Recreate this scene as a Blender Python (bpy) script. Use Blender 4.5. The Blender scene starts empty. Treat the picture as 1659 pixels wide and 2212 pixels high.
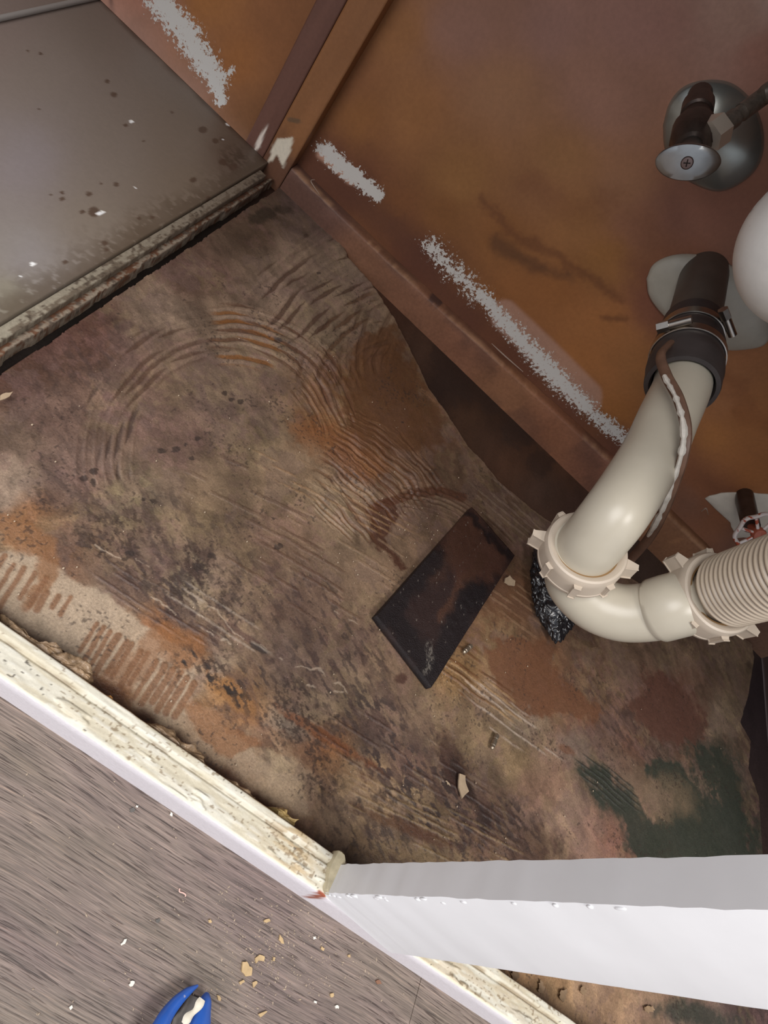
import bpy, bmesh, math, random
import numpy as np
from mathutils import Vector, Matrix, Euler
S = bpy.context.scene
C = S.collection
random.seed(4)

# ------------------------------------------------------------------ camera
PP = np.array([829.5, 1106.0]); VZ = np.array([-261.0, 1889.0]); VB = np.array([1520.0, -210.0])
FP = math.sqrt(-np.dot(VZ - PP, VB - PP)); H = 0.37
_d = np.array([*(VZ - PP), FP]); _d /= np.linalg.norm(_d)
_b = np.array([*(VB - PP), FP]); _b /= np.linalg.norm(_b)
_z = -_d; _y = _b - np.dot(_b, _z) * _z; _y /= np.linalg.norm(_y); _x = np.cross(_y, _z)
R = np.array([_x, _y, _z]); CAM = np.array([0, 0, H])
cd = bpy.data.cameras.new('camera'); cam = bpy.data.objects.new('camera', cd); C.objects.link(cam)
cd.sensor_fit = 'HORIZONTAL'; cd.sensor_width = 36; cd.lens = FP / 1659 * 36
cd.clip_start = 0.01; cd.clip_end = 50
M3 = Matrix((( R[0][0], -R[0][1], -R[0][2]), (R[1][0], -R[1][1], -R[1][2]), (R[2][0], -R[2][1], -R[2][2])))
cam.matrix_world = Matrix.Translation((0, 0, H)) @ M3.to_4x4()
S.camera = cam

def ray(px, py): return R @ np.array([(px - PP[0]) / FP, (py - PP[1]) / FP, 1.0])
def on(px, py, ax, val):
    r = ray(px, py); return Vector(CAM + r * ((val - CAM[ax]) / r[ax]))
def dep(px, py, t): return Vector(CAM + ray(px, py) * t)
def project(P):                       # world (n,3) -> photo pixels (n,2)
    Q = (P - CAM) @ R
    return Q[:, 0] / Q[:, 2] * FP + PP[0], Q[:, 1] / Q[:, 2] * FP + PP[1]

# ------------------------------------------------------------------ light
w = bpy.data.worlds.new('world'); S.world = w; w.use_nodes = True
w.node_tree.nodes['Background'].inputs[0].default_value = (0.85, 0.9, 1.0, 1)
w.node_tree.nodes['Background'].inputs[1].default_value = 0.55
def area(name, loc, target, size, power, col):
    l = bpy.data.lights.new(name, 'AREA'); l.shape = 'SQUARE'; l.size = size; l.energy = power; l.color = col
    o = bpy.data.objects.new(name, l); C.objects.link(o); o.location = loc
    o.rotation_euler = (Vector(target) - Vector(loc)).to_track_quat('-Z', 'Y').to_euler(); return o
area('kitchen_window_light', (-0.75, -0.98, 1.6), (0.15, 0.25, 0.0), 1.2, 27, (1.0, 0.97, 0.95))
area('right_fill_light', (0.75, -0.75, 2.0), (0.35, 0.25, 0.0), 0.7, 25, (1.0, 0.96, 0.91))  # added fill from the right, brightens the far side of the sheet
S.view_settings.view_transform = 'Standard'; S.view_settings.look = 'None'
S.view_settings.gamma = 1; S.view_settings.use_curve_mapping = False
S.view_settings.exposure = 0.25

# ------------------------------------------------------------------ numpy noise
def _hash(ix, iy, s):
    h = (ix.astype(np.int64) * 374761393 + iy.astype(np.int64) * 668265263 + s * 974634777) & 0x7fffffff
    h = ((h ^ (h >> 13)) * 1274126177) & 0x7fffffff
    return ((h ^ (h >> 16)) & 0xffff) / 65535.0
def vn(x, y, s=0):
    ix = np.floor(x); iy = np.floor(y); fx = x - ix; fy = y - iy
    fx = fx * fx * (3 - 2 * fx); fy = fy * fy * (3 - 2 * fy)
    a = _hash(ix, iy, s); b = _hash(ix + 1, iy, s); c = _hash(ix, iy + 1, s); d = _hash(ix + 1, iy + 1, s)
    return (a * (1 - fx) + b * fx) * (1 - fy) + (c * (1 - fx) + d * fx) * fy
def fbm(x, y, s=0, o=4):
    t = 0; a = 0.5
    for k in range(o):
        t = t + a * vn(x, y, s + k * 17); x = x * 2.03 + 5.2; y = y * 2.03 + 1.7; a *= 0.5
    return t / (1 - 0.5 ** o)
def sst(a, b, x):
    t = np.clip((x - a) / (b - a), 0, 1); return t * t * (3 - 2 * t)
def lin(c):
    c = np.asarray(c, float) / 255.0
    return np.where(c <= 0.04045, c / 12.92, ((c + 0.055) / 1.055) ** 2.4)
def pdist(px, py, pts, closed=True):   # signed distance to polygon (negative inside) / distance to polyline
    d = np.full(px.shape, 1e9); ins = np.zeros(px.shape, bool); n = len(pts)
    for i in range(n if closed else n - 1):
        x0, y0 = pts[i]; x1, y1 = pts[(i + 1) % n]
        ex, ey = x1 - x0, y1 - y0
        t = np.clip(((px - x0) * ex + (py - y0) * ey) / (ex * ex + ey * ey + 1e-9), 0, 1)
        d = np.minimum(d, np.hypot(px - x0 - t * ex, py - y0 - t * ey))
        if closed:
            c = ((y0 > py) != (y1 > py)) & (px < (x1 - x0) * (py - y0) / (y1 - y0 + 1e-12) + x0)
            ins ^= c
    return np.where(ins, -d, d) if closed else d
def blend(px, py, pts, power=3.2, soft=18):
    num = np.zeros((len(px), 3)); den = np.zeros(len(px))
    for (x, y, c) in pts:
        wgt = 1.0 / (np.hypot(px - x, py - y) + soft) ** power
        num += wgt[:, None] * lin(c); den += wgt
    return num / den[:, None]
def mix(a, c, m):
    return a * (1 - m[:, None]) + lin(c) * m[:, None]

# ------------------------------------------------------------------ mesh helpers
def tag(o, label=None, cat=None, group=None, kind=None):
    if label: o['label'] = label
    if cat: o['category'] = cat
    if group: o['group'] = group
    if kind: o['kind'] = kind
    return o
def empty(name, loc, label, cat, group=None):
    o = bpy.data.objects.new(name, None); C.objects.link(o); o.location = loc; o.empty_display_size = 0.01
    return tag(o, label, cat, group)
def link(name, me, mat, parent=None):
    if mat and not me.materials: me.materials.append(mat)
    o = bpy.data.objects.new(name, me); C.objects.link(o)
    if parent is not None:
        o.parent = parent; o.matrix_parent_inverse = Matrix.Translation(-Vector(parent.location)) if parent.type == 'EMPTY' else Matrix.Identity(4)
    return o
def obj(name, bm, mat, parent=None, smooth=True, angle=40):
    bmesh.ops.recalc_face_normals(bm, faces=bm.faces)
    me = bpy.data.meshes.new(name); bm.to_mesh(me); bm.free()
    if smooth:
        me.polygons.foreach_set('use_smooth', [True] * len(me.polygons))
        me.set_sharp_from_angle(angle=math.radians(angle))
    return link(name, me, mat, parent)
def add_box(bm, lo, hi, bev=0.0):
    r = bmesh.ops.create_cube(bm, size=1); vs = r['verts']
    for v in vs:
        v.co = Vector([lo[i] + (v.co[i] + 0.5) * (hi[i] - lo[i]) for i in range(3)])
    if bev:
        es = {e for v in vs for e in v.link_edges}
        bmesh.ops.bevel(bm, geom=list(es), offset=bev, segments=2, affect='EDGES')
def frame_of(d):
    d = Vector(d).normalized(); u = d.cross(Vector((0, 0, 1)))
    if u.length < 1e-3: u = Vector((1, 0, 0))
    u.normalize(); return u, d.cross(u).normalized()
def smooth_pts(pts, n):
    P = [Vector(p) for p in pts]; P = [2 * P[0] - P[1]] + P + [2 * P[-1] - P[-2]]; out = []
    for i in range(1, len(P) - 2):
        for k in range(n):
            t = k / n; a, b, c, d = P[i - 1], P[i], P[i + 1], P[i + 2]
            out.append(0.5 * ((2 * b) + (c - a) * t + (2 * a - 5 * b + 4 * c - d) * t * t + (3 * b - a - 3 * c + d) * t ** 3))
    out.append(P[-2]); return out
def add_tube(bm, pts, rad, seg=32, cap=True, prof=None):
    pts = [Vector(p) for p in pts]; n = len(pts)
    if not hasattr(rad, '__len__'): rad = [rad] * n
    t0 = (pts[1] - pts[0]).normalized(); u, v = frame_of(t0); rings = []
    for i in range(n):
        t = ((pts[min(i + 1, n - 1)] - pts[max(i - 1, 0)])).normalized()
        u = (u - t * u.dot(t)).normalized(); v = t.cross(u)
        ring = []
        for k in range(seg):
            a = 2 * math.pi * k / seg; q = prof(a) if prof else (math.cos(a), math.sin(a))
            ring.append(bm.verts.new(pts[i] + (u * q[0] + v * q[1]) * rad[i]))
        rings.append(ring)
    for i in range(n - 1):
        for k in range(seg):
            bm.faces.new((rings[i][k], rings[i][(k + 1) % seg], rings[i + 1][(k + 1) % seg], rings[i + 1][k]))
    if cap:
        bm.faces.new(rings[0][::-1]); bm.faces.new(rings[-1])
def add_lathe(bm, base, axis, prof, seg=48, lobes=None):   # prof: (radius, height)
    axis = Vector(axis).normalized(); u, v = frame_of(axis); rings = []; base = Vector(base)
    for (r, h) in prof:
        ring = []
        for k in range(seg):
            a = 2 * math.pi * k / seg
            ring.append(bm.verts.new(base + axis * h + (u * math.cos(a) + v * math.sin(a)) * max(r, 1e-5)))
        rings.append(ring)
    for i in range(len(rings) - 1):
        for k in range(seg):
            bm.faces.new((rings[i][k], rings[i][(k + 1) % seg], rings[i + 1][(k + 1) % seg], rings[i + 1][k]))
    return rings
def add_prism(bm, pts, off):            # closed outline (Vectors) extruded by off
    a = [bm.verts.new(p) for p in pts]; b = [bm.verts.new(Vector(p) + Vector(off)) for p in pts]; n = len(pts)
    bm.faces.new(a); bm.faces.new(b[::-1])
    for i in range(n): bm.faces.new((a[i], b[i], b[(i + 1) % n], a[(i + 1) % n]))
def jag(pts, amp, n=3):                  # roughen an outline
    out = []
    for i in range(len(pts)):
        a, b = Vector(pts[i]), Vector(pts[(i + 1) % len(pts)])
        for k in range(n):
            p = a.lerp(b, k / n)
            out.append(p + Vector((random.uniform(-amp, amp), random.uniform(-amp, amp), 0)))
    return out

# ------------------------------------------------------------------ materials
def nt(name):
    m = bpy.data.materials.new(name); m.use_nodes = True; t = m.node_tree
    return m, t, t.nodes['Principled BSDF']
def N(t, typ, **k):
    n = t.nodes.new(typ)
    for a, b in k.items():
        if a in n.inputs: n.inputs[a].default_value = b
        else: setattr(n, a, b)
    return n
def ramp(t, src, stops):
    r = t.nodes.new('ShaderNodeValToRGB'); e = r.color_ramp.elements
    while len(e) < len(stops): e.new(0.5)
    for i, (p, c) in enumerate(stops):
        e[i].position = p; e[i].color = (*c, 1) if len(c) == 3 else c
    t.links.new(src, r.inputs[0]); return r
def L(c): return tuple(float(v) for v in lin(c))
def simple(name, c, rough=0.5, metal=0.0, var=0.0, scale=60, bump=0.0, spec=0.5, speck=None, speck_scale=400, speck_cut=0.68, coat=0.0):
    m, t, p = nt(name)
    p.inputs['Base Color'].default_value = (*L(c), 1); p.inputs['Roughness'].default_value = rough
    p.inputs['Metallic'].default_value = metal; p.inputs['Specular IOR Level'].default_value = spec
    p.inputs['Coat Weight'].default_value = coat
    tc = N(t, 'ShaderNodeTexCoord'); n = N(t, 'ShaderNodeTexNoise', Scale=scale, Detail=6.0, Roughness=0.6)
    t.links.new(tc.outputs['Object'], n.inputs['Vector']); last = None
    if var:
        k = [max(0, v * (1 - var)) for v in L(c)]; h = [min(1, v * (1 + var * 0.6)) for v in L(c)]
        r = ramp(t, n.outputs['Fac'], [(0.3, k), (0.7, h)]); last = r.outputs[0]
    if speck:
        n2 = N(t, 'ShaderNodeTexNoise', Scale=speck_scale, Detail=3.0)
        t.links.new(tc.outputs['Object'], n2.inputs['Vector'])
        r2 = ramp(t, n2.outputs['Fac'], [(speck_cut - 0.02, (0, 0, 0)), (speck_cut + 0.02, (1, 1, 1))])
        mx = N(t, 'ShaderNodeMix', data_type='RGBA'); mx.inputs['B'].default_value = (*L(speck), 1)
        mx.inputs['A'].default_value = (*L(c), 1)
        if last: t.links.new(last, mx.inputs['A'])
        t.links.new(r2.outputs[0], mx.inputs['Factor']); last = mx.outputs['Result']
    if last: t.links.new(last, p.inputs['Base Color'])
    if bump:
        b = N(t, 'ShaderNodeBump', Strength=bump, Distance=0.001)
        t.links.new(n.outputs['Fac'], b.inputs['Height']); t.links.new(b.outputs[0], p.inputs['Normal'])
    return m
def painted(name, rough=0.6, wetrough=0.2, fine=900, amt=0.35, bump=0.3, spec=0.35, aniso=None, lift=(210, 205, 198)):
    """surface with its own stained colours (attribute 'col'), wetness in 'mask'.x, flaked paint in 'mask'.y"""
    m, t, p = nt(name); l = t.links
    a = N(t, 'ShaderNodeAttribute', attribute_name='col'); k = N(t, 'ShaderNodeAttribute', attribute_name='mask')
    sep = N(t, 'ShaderNodeSeparateColor'); l.new(k.outputs['Color'], sep.inputs[0])
    tc = N(t, 'ShaderNodeTexCoord'); mp = N(t, 'ShaderNodeMapping')
    l.new(tc.outputs['Object'], mp.inputs['Vector'])
    if aniso: mp.inputs['Rotation'].default_value = (0, 0, aniso[1]); mp.inputs['Scale'].default_value = aniso[0]
    n = N(t, 'ShaderNodeTexNoise', Scale=fine, Detail=5.0, Roughness=0.65); l.new(mp.outputs[0], n.inputs['Vector'])
    r = ramp(t, n.outputs['Fac'], [(0.25, (1 - amt,) * 3), (0.75, (1 + amt * 0.8,) * 3)])
    mul = N(t, 'ShaderNodeMix', data_type='RGBA', blend_type='MULTIPLY'); mul.inputs['Factor'].default_value = 1
    l.new(a.outputs['Color'], mul.inputs['A']); l.new(r.outputs[0], mul.inputs['B'])
    n2 = N(t, 'ShaderNodeTexNoise', Scale=330, Detail=5.0, Roughness=0.7); l.new(tc.outputs['Object'], n2.inputs['Vector'])
    ad = N(t, 'ShaderNodeMath', operation='ADD'); l.new(sep.outputs['Green'], ad.inputs[0]); l.new(n2.outputs['Fac'], ad.inputs[1])
    r2 = ramp(t, ad.outputs[0], [(0.97, (0, 0, 0)), (1.0, (1, 1, 1))])
    sub = N(t, 'ShaderNodeMath', operation='SUBTRACT', use_clamp=True); l.new(ad.outputs[0], sub.inputs[0]); sub.inputs[1].default_value = 0.98
    ml = N(t, 'ShaderNodeMath', operation='MULTIPLY', use_clamp=True); l.new(sub.outputs[0], ml.inputs[0]); ml.inputs[1].default_value = 25
    mx = N(t, 'ShaderNodeMix', data_type='RGBA'); mx.inputs['B'].default_value = (*L(lift), 1)
    l.new(mul.outputs['Result'], mx.inputs['A']); l.new(ml.outputs[0], mx.inputs['Factor'])
    t.nodes.remove(r2)
    l.new(mx.outputs['Result'], p.inputs['Base Color'])
    mr = N(t, 'ShaderNodeMapRange'); l.new(sep.outputs['Red'], mr.inputs['Value'])
    mr.inputs['To Min'].default_value = rough; mr.inputs['To Max'].default_value = wetrough
    l.new(mr.outputs[0], p.inputs['Roughness']); p.inputs['Specular IOR Level'].default_value = spec
    b = N(t, 'ShaderNodeBump', Strength=bump, Distance=0.0008); l.new(n.outputs['Fac'], b.inputs['Height']); l.new(b.outputs[0], p.inputs['Normal'])
    return m

def grid_mesh(name, P, keep, col, mask, mat, thick=None, parent=None):
    """P (ny,nx,3); keep (ny-1,nx-1) faces; col/mask (ny*nx,3); thick: vector for the skirt along open edges"""
    ny, nx = P.shape[:2]; idx = np.arange(ny * nx).reshape(ny, nx)
    q = np.stack([idx[:-1, :-1], idx[:-1, 1:], idx[1:, 1:], idx[1:, :-1]], -1)
    V = P.reshape(-1, 3)
    faces = q[keep]; col2 = col; mask2 = mask
    if thick is not None:
        kp = np.pad(keep, 1); sk = []
        for (dy, dx, a, b) in ((-1, 0, 0, 1), (0, 1, 1, 2), (1, 0, 2, 3), (0, -1, 3, 0)):
            nb = kp[1 + dy:kp.shape[0] - 1 + dy, 1 + dx:kp.shape[1] - 1 + dx]
            e = keep & ~nb; sk.append(np.stack([q[e][:, b], q[e][:, a]], -1))
        sk = np.concatenate(sk); nV = len(V)
        low = np.unique(sk); mp_ = np.full(nV, -1); mp_[low] = nV + np.arange(len(low))
        V = np.concatenate([V, V[low] + np.array(thick)])
        faces = np.concatenate([faces, np.stack([sk[:, 0], sk[:, 1], mp_[sk[:, 1]], mp_[sk[:, 0]]], -1)])
        col2 = np.concatenate([col, col[low] * 0.7]); mask2 = np.concatenate([mask, mask[low] * 0])
    used = np.unique(faces); re = np.full(len(V), -1); re[used] = np.arange(len(used))
    V = V[used]; faces = re[faces]; col2 = col2[used]; mask2 = mask2[used]
    me = bpy.data.meshes.new(name); nf = len(faces)
    me.vertices.add(len(V)); me.vertices.foreach_set('co', V.astype(np.float32).ravel())
    me.loops.add(nf * 4); me.loops.foreach_set('vertex_index', faces.astype(np.int32).ravel())
    me.polygons.add(nf); me.polygons.foreach_set('loop_start', (np.arange(nf) * 4).astype(np.int32))
    me.polygons.foreach_set('use_smooth', np.ones(nf, bool))
    me.update(calc_edges=True)
    for nm, arr in (('col', col2), ('mask', mask2)):
        at = me.color_attributes.new(nm, 'FLOAT_COLOR', 'POINT')
        at.data.foreach_set('color', np.concatenate([np.clip(arr, 0, 4), np.ones((len(arr), 1))], 1).astype(np.float32).ravel())
    return link(name, me, mat, parent)

G_FLOOR = 1.36      # reflectance gain: photo values -> surface colour inside the cabinet
G_WALL = 2.5
G_BOARD = 1.45

# ------------------------------------------------------------------ THE STRUCTURE
WALLY = 0.62
m_dark = simple('dark_stained_wood', (70, 50, 42), 0.7, var=0.35, scale=25, bump=0.4)
# --- exposed old subfloor under the sheet (only its rim along the back is seen)
def fr(x): return 0.0803 - 0.025 * (x + 0.011)       # line of the front rail's outer face
def make_subfloor():
    c = 0.0016; xs = np.arange(-0.17, 0.70, c); ys = np.arange(0.09, 0.622, c)
    X, Y = np.meshgrid(xs, ys); x = X.ravel(); y = Y.ravel()
    z = -0.007 + 0.0006 * fbm(x * 60, y * 60, 3)
    P = np.stack([x, y, z], -1); px, py = project(P)
    wx = px + 40 * (fbm(x * 40, y * 40, 7) - .5); wy = py + 40 * (fbm(x * 40, y * 40, 8) - .5)
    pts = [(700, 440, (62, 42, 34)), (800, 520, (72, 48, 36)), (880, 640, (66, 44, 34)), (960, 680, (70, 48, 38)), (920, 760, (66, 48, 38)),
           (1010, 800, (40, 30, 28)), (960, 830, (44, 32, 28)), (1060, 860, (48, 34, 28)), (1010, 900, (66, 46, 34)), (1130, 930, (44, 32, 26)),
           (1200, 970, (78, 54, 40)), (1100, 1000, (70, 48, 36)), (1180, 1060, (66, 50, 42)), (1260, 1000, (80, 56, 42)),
           (1250, 1100, (60, 44, 38)), (1400, 1250, (62, 50, 44)), (1480, 1240, (70, 56, 48)), (1560, 1330, (56, 46, 42)), (1650, 1500, (40, 32, 34)), (0, 800, (26, 20, 18)), (300, 590, (22, 18, 16)), (150, 700, (22, 18, 16)), (450, 490, (22, 18, 16)), (100, 1440, (60, 34, 22)),  # near-black entries paint the shade inside the left gap
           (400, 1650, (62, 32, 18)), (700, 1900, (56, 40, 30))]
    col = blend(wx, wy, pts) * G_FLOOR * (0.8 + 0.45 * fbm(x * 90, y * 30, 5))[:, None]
    for cx, cy, r in ((1010, 810, 62), (1065, 860, 34), (1130, 925, 48), (955, 770, 30), (1170, 1000, 30)):
        m = sst(1.15, 0.75, np.hypot(px - cx, py - cy) / r + 0.9 * (fbm(x * 120, y * 120, 4) - .5)) * .75
        col = mix(col, (58, 44, 38), m)
    mask = np.zeros((len(x), 3)); mask[:, 0] = 0.2
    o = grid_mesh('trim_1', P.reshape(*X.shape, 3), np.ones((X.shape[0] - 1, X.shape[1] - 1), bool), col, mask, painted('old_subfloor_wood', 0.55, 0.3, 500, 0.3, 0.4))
    tag(o, 'dark stained wooden subfloor showing between the torn sheet and the back wall', 'subfloor', kind='structure')
make_subfloor()

# --- the stained floor sheet
def make_sheet():
    c = 0.0006; xs = np.arange(-0.142, 0.700, c); ys = np.arange(0.086, 0.642, c)
    X, Y = np.meshgrid(xs, ys); x = X.ravel(); y = Y.ravel()
    P0 = np.stack([x, y, np.zeros_like(x)], -1); px, py = project(P0)
    n1 = fbm(x * 22, y * 22, 1); n2 = fbm(x * 22, y * 22, 2); n3 = fbm(x * 90, y * 90, 3); n4 = fbm(x * 90, y * 90, 4)
    nf = fbm(x * 300, y * 300, 5, 3)
    wx = px + 70 * (n1 - .5) + 36 * (n3 - .5); wy = py + 70 * (n2 - .5) + 36 * (n4 - .5)
    pts = [(640,430,(66,52,43)),(560,480,(76,60,48)),(640,490,(84,68,57)),(420,600,(84,65,55)),(640,560,(116,98,82)),(740,590,(116,99,84)),(620,630,(112,94,80)),(350,660,(108,91,77)),
      (200,720,(78,56,48)),(60,800,(72,52,43)),(480,720,(106,88,73)),(680,700,(108,92,76)),(800,680,(108,90,73)),(840,790,(85,58,38)),(760,830,(92,66,44)),
      (120,900,(90,71,62)),(40,960,(84,68,57)),(300,860,(91,72,62)),(480,860,(94,77,66)),(380,960,(91,72,62)),(560,960,(112,94,74)),(450,1080,(106,88,70)),  # left tones lowered to offset the stronger light falling there
      (300,1080,(102,89,70)),(150,1010,(96,77,68)),(20,1060,(126,108,93)),(700,940,(104,72,48)),(780,900,(98,70,50)),(900,900,(98,70,50)),(960,960,(94,70,54)),(1000,1020,(88,68,54)),
      (640,1010,(118,98,78)),(720,1100,(116,98,78)),(640,1160,(105,84,68)),(720,1200,(101,83,67)),(780,1250,(110,90,72)),(950,1120,(100,80,64)),(1080,1120,(85,66,54)),(1150,1150,(80,64,54)),
      (60,1130,(112,80,56)),(30,1200,(130,104,80)),(110,1270,(126,98,72)),(150,1230,(112,84,66)),(250,1240,(98,78,66)),(180,1330,(160,142,122)),(100,1370,(155,138,118)),
      (330,1220,(96,78,68)),(400,1280,(110,96,80)),(500,1330,(112,92,76)),(350,1370,(124,84,56)),(250,1420,(130,106,82)),(300,1460,(130,104,78)),(240,1490,(134,100,70)),(270,1515,(134,98,68)),(390,1420,(116,84,58)),
      (450,1440,(128,112,94)),(500,1500,(122,92,62)),(400,1500,(132,112,90)),(360,1545,(160,140,116)),(540,1530,(124,90,60)),(480,1580,(126,92,64)),(440,1560,(126,92,62)),(560,1600,(118,96,80)),(520,1680,(120,90,66)),
      (600,1660,(150,130,106)),(640,1700,(140,118,94)),(620,1790,(112,84,62)),(720,1680,(118,92,68)),(700,1620,(128,88,58)),(620,1560,(114,100,86)),
      (600,1420,(100,82,70)),(700,1400,(90,72,60)),(640,1310,(98,78,66)),(780,1400,(100,80,66)),(760,1520,(110,92,74)),(850,1500,(106,86,70)),(800,1580,(86,70,58)),(700,1500,(104,86,72)),
      (900,1560,(96,78,64)),(880,1640,(82,62,54)),(960,1680,(88,68,56)),(800,1680,(122,100,76)),(760,1760,(118,98,76)),(880,1740,(112,92,70)),(850,1820,(112,92,70)),(780,1840,(104,84,64)),(700,1880,(78,58,42)),
      (960,1780,(94,74,58)),(1050,1760,(88,68,56)),(1060,1700,(96,76,64)),(1120,1790,(100,80,66)),(1160,1840,(80,60,48)),(1060,1830,(90,70,54)),(940,1850,(110,90,68)),
      (1060,1610,(114,94,72)),(1110,1640,(118,98,74)),(1180,1700,(118,92,76)),(1230,1760,(128,104,88)),(1260,1820,(122,96,82)),(1330,1800,(116,84,70)),(1060,1500,(112,92,74)),(1120,1560,(120,104,86)),(1000,1450,(112,86,58)),
      (1080,1400,(100,76,56)),(1100,1320,(100,74,54)),(1060,1260,(96,70,52)),(1160,1420,(98,68,48)),(1160,1500,(104,70,50)),(1230,1540,(102,70,54)),(1250,1420,(86,66,52)),(1290,1480,(98,76,60)),(1340,1400,(96,77,63)),(1440,1420,(98,80,66)),(1560,1420,(94,78,64)),
      (1440,1480,(84,58,48)),(1480,1560,(86,60,50)),(1400,1540,(96,72,60)),(1300,1580,(100,78,66)),(1380,1600,(92,66,54)),(1560,1560,(106,90,75)),(1590,1640,(86,70,58)),(1240,1620,(112,96,82)),(1290,1660,(94,78,66)),
      (1420,1600,(84,68,58)),(1340,1680,(100,82,68)),(1440,1680,(104,86,70)),(1500,1700,(108,90,72)),(1480,1730,(110,92,74)),(1600,1760,(62,48,44)),(1620,1640,(80,62,54)),(1190,1330,(80,62,52)),(1200,1200,(70,56,48)),
      (1100,2110,(130,100,72)),(1160,2130,(140,110,80)),(1250,2140,(150,122,94)),(1320,2180,(140,112,88)),(1420,2160,(130,104,86)),(1480,2200,(100,84,74)),(1640,2200,(66,52,50))]
    col = blend(wx, wy, pts, 4.0, 14)
    wet = np.zeros(len(x)); z = np.zeros(len(x)); fl = np.zeros(len(x))
    lum = lambda k: col * k[:, None]
    # blotchy mottling: patches of pinkish, olive and dark mildew, stretched by the trowel
    sx = (x * 0.92 - y * 0.4); sy = (x * 0.4 + y * 0.92)
    mott = fbm(sx * 45, sy * 110, 11)
    col = lum(0.8 + 0.42 * mott)
    pink = sst(0.50, 0.60, fbm(x * 30, y * 30, 12)) * sst(0.45, 0.58, fbm(x * 200, y * 200, 13, 3))
    col = mix(col, (112, 84, 80), pink * 0.22)
    ol = sst(0.50, 0.62, fbm(x * 26, y * 26, 21)) * sst(0.40, 0.55, fbm(x * 170, y * 170, 22, 3))
    col = mix(col, (128, 112, 82), ol * 0.18)
    def blob(cx, cy, rx, ry, ang=0, n=0.8, soft=0.35):
        ca, sa = math.cos(math.radians(ang)), math.sin(math.radians(ang))
        u = ((px - cx) * ca + (py - cy) * sa) / rx; v = (-(px - cx) * sa + (py - cy) * ca) / ry
        d = np.sqrt(u * u + v * v) + n * (n3 - .5) * 1.2 + 0.5 * (nf - .5)
        return sst(1.0 + soft, 1.0 - soft, d)
    wA = x + .02 * (fbm(x * 50, y * 50, 35) - .5); wB = y + .02 * (fbm(x * 50, y * 50, 36) - .5)
    pa = fbm(wA * 42, wB * 42, 37, 6); pb = fbm(wA * 75 + 3, wB * 75, 38, 6); pc = fbm(sx * 60, sy * 420, 39, 4)
    col = col * (1 + .13 * sst(.50, .53, pa) - .13 * sst(.46, .43, pa))[:, None]
    col = col * (1 + .10 * sst(.55, .57, pb) - .16 * sst(.41, .39, pb))[:, None]
    col = col * (.9 + .22 * pc)[:, None]
    col = mix(col, (98, 80, 76), sst(.57, .60, fbm(wB * 52, wA * 52, 40, 6)) * .25)
    # dark mildew speckle zones
    spk = sst(0.54, 0.62, fbm(sx * 130, sy * 330, 31, 4))
    spk2 = sst(0.52, 0.60, fbm(sx * 60, sy * 190, 33, 5))
    for (cx, cy, rx, ry, a, k) in ((300,1130,200,90,30,.5),(330,1260,190,60,28,.75),(430,1400,130,60,40,.65),(520,1500,90,60,35,.7),(760,1540,150,80,35,.6),(880,1640,150,70,35,.8),
        (950,1740,150,60,30,.85),(1080,1790,120,60,30,.8),(640,1620,140,60,30,.5),(820,1780,180,60,20,.5),(850,1840,150,50,10,.5),(600,1280,200,80,35,.35),(720,1400,150,110,35,.45),(1330,1560,140,60,40,.5),(480,900,160,90,20,.25),(200,800,160,70,-35,.4)):
        m = blob(cx, cy, rx, ry, a, 1.0, 0.6)
        col = mix(col, (54, 44, 42), m * spk * k)
        col = mix(col, (74, 56, 50), m * spk2 * k * .7)
    # broad darker stained areas, and darker patches at the stile foot
    for (cx, cy, rx, ry, a, k, c_) in ((980,1650,26,80,-20,.75,(56,38,32)),(1000,1690,14,60,-25,.8,(40,30,28)),(900,1600,22,60,-40,.6,(66,52,46)),(1045,1775,22,26,30,.85,(46,36,34)),(1150,1840,50,60,0,.45,(66,48,38)),(860,1780,90,14,22,.75,(82,56,40)),(930,1812,50,14,20,.7,(80,54,42)),(780,1880,100,40,0,.6,(66,48,34)),
        (865,1465,14,11,0,.8,(62,40,34)),(1240,1360,60,20,20,.3,(60,46,38)),(520,1370,50,9,33,.7,(78,56,52)),(560,1400,22,6,30,.9,(52,44,40)),(700,1590,110,12,32,.7,(110,66,40)),(840,1500,40,12,40,.5,(70,54,46)),(810,1900,70,20,0,.6,(50,36,28)),
        (570,465,34,15,-20,.8,(44,36,28)),(610,455,20,10,0,.6,(48,38,30)),(660,510,6,5,0,.6,(50,34,28)),(800,1600,60,24,35,.4,(66,52,46)),(1225,1620,18,8,30,.6,(96,60,40))):
        col = mix(col, c_, blob(cx, cy, rx, ry, a) * k)
    # orange-brown glossy glue fields with crisp edges
    def poly(pts_, e=9, rough=26):
        d = pdist(px + rough * (n3 - .5) * 2, py + rough * (n4 - .5) * 2, pts_)
        return sst(e, -e, d + 8 * (nf - .5))
    gl = poly([(770,730),(850,700),(880,780),(930,860),(960,960),(900,980),(800,980),(750,900),(740,820)], 8)
    col = mix(col, (86, 57, 36), gl * .75)
    gl = poly([(640,900),(760,930),(840,1000),(800,1050),(700,990),(630,960)], 20); col = mix(col, (112, 70, 40), gl * .55)
    gl = poly([(1110,1380),(1180,1390),(1215,1470),(1260,1510),(1310,1545),(1280,1560),(1220,1550),(1130,1540),(1060,1470),(1040,1400)], 7); col = mix(col, (98, 66, 47), gl * .85)
    gl = poly([(1400,1450),(1460,1470),(1500,1500),(1530,1570),(1500,1610),(1430,1600),(1380,1560),(1350,1520),(1390,1500)], 8); col = mix(col, (82, 56, 47), gl * .85)
    gl = poly([(1060,1230),(1140,1260),(1160,1330),(1120,1350),(1050,1330)], 10); col = mix(col, (92, 64, 46), gl * .7)
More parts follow.
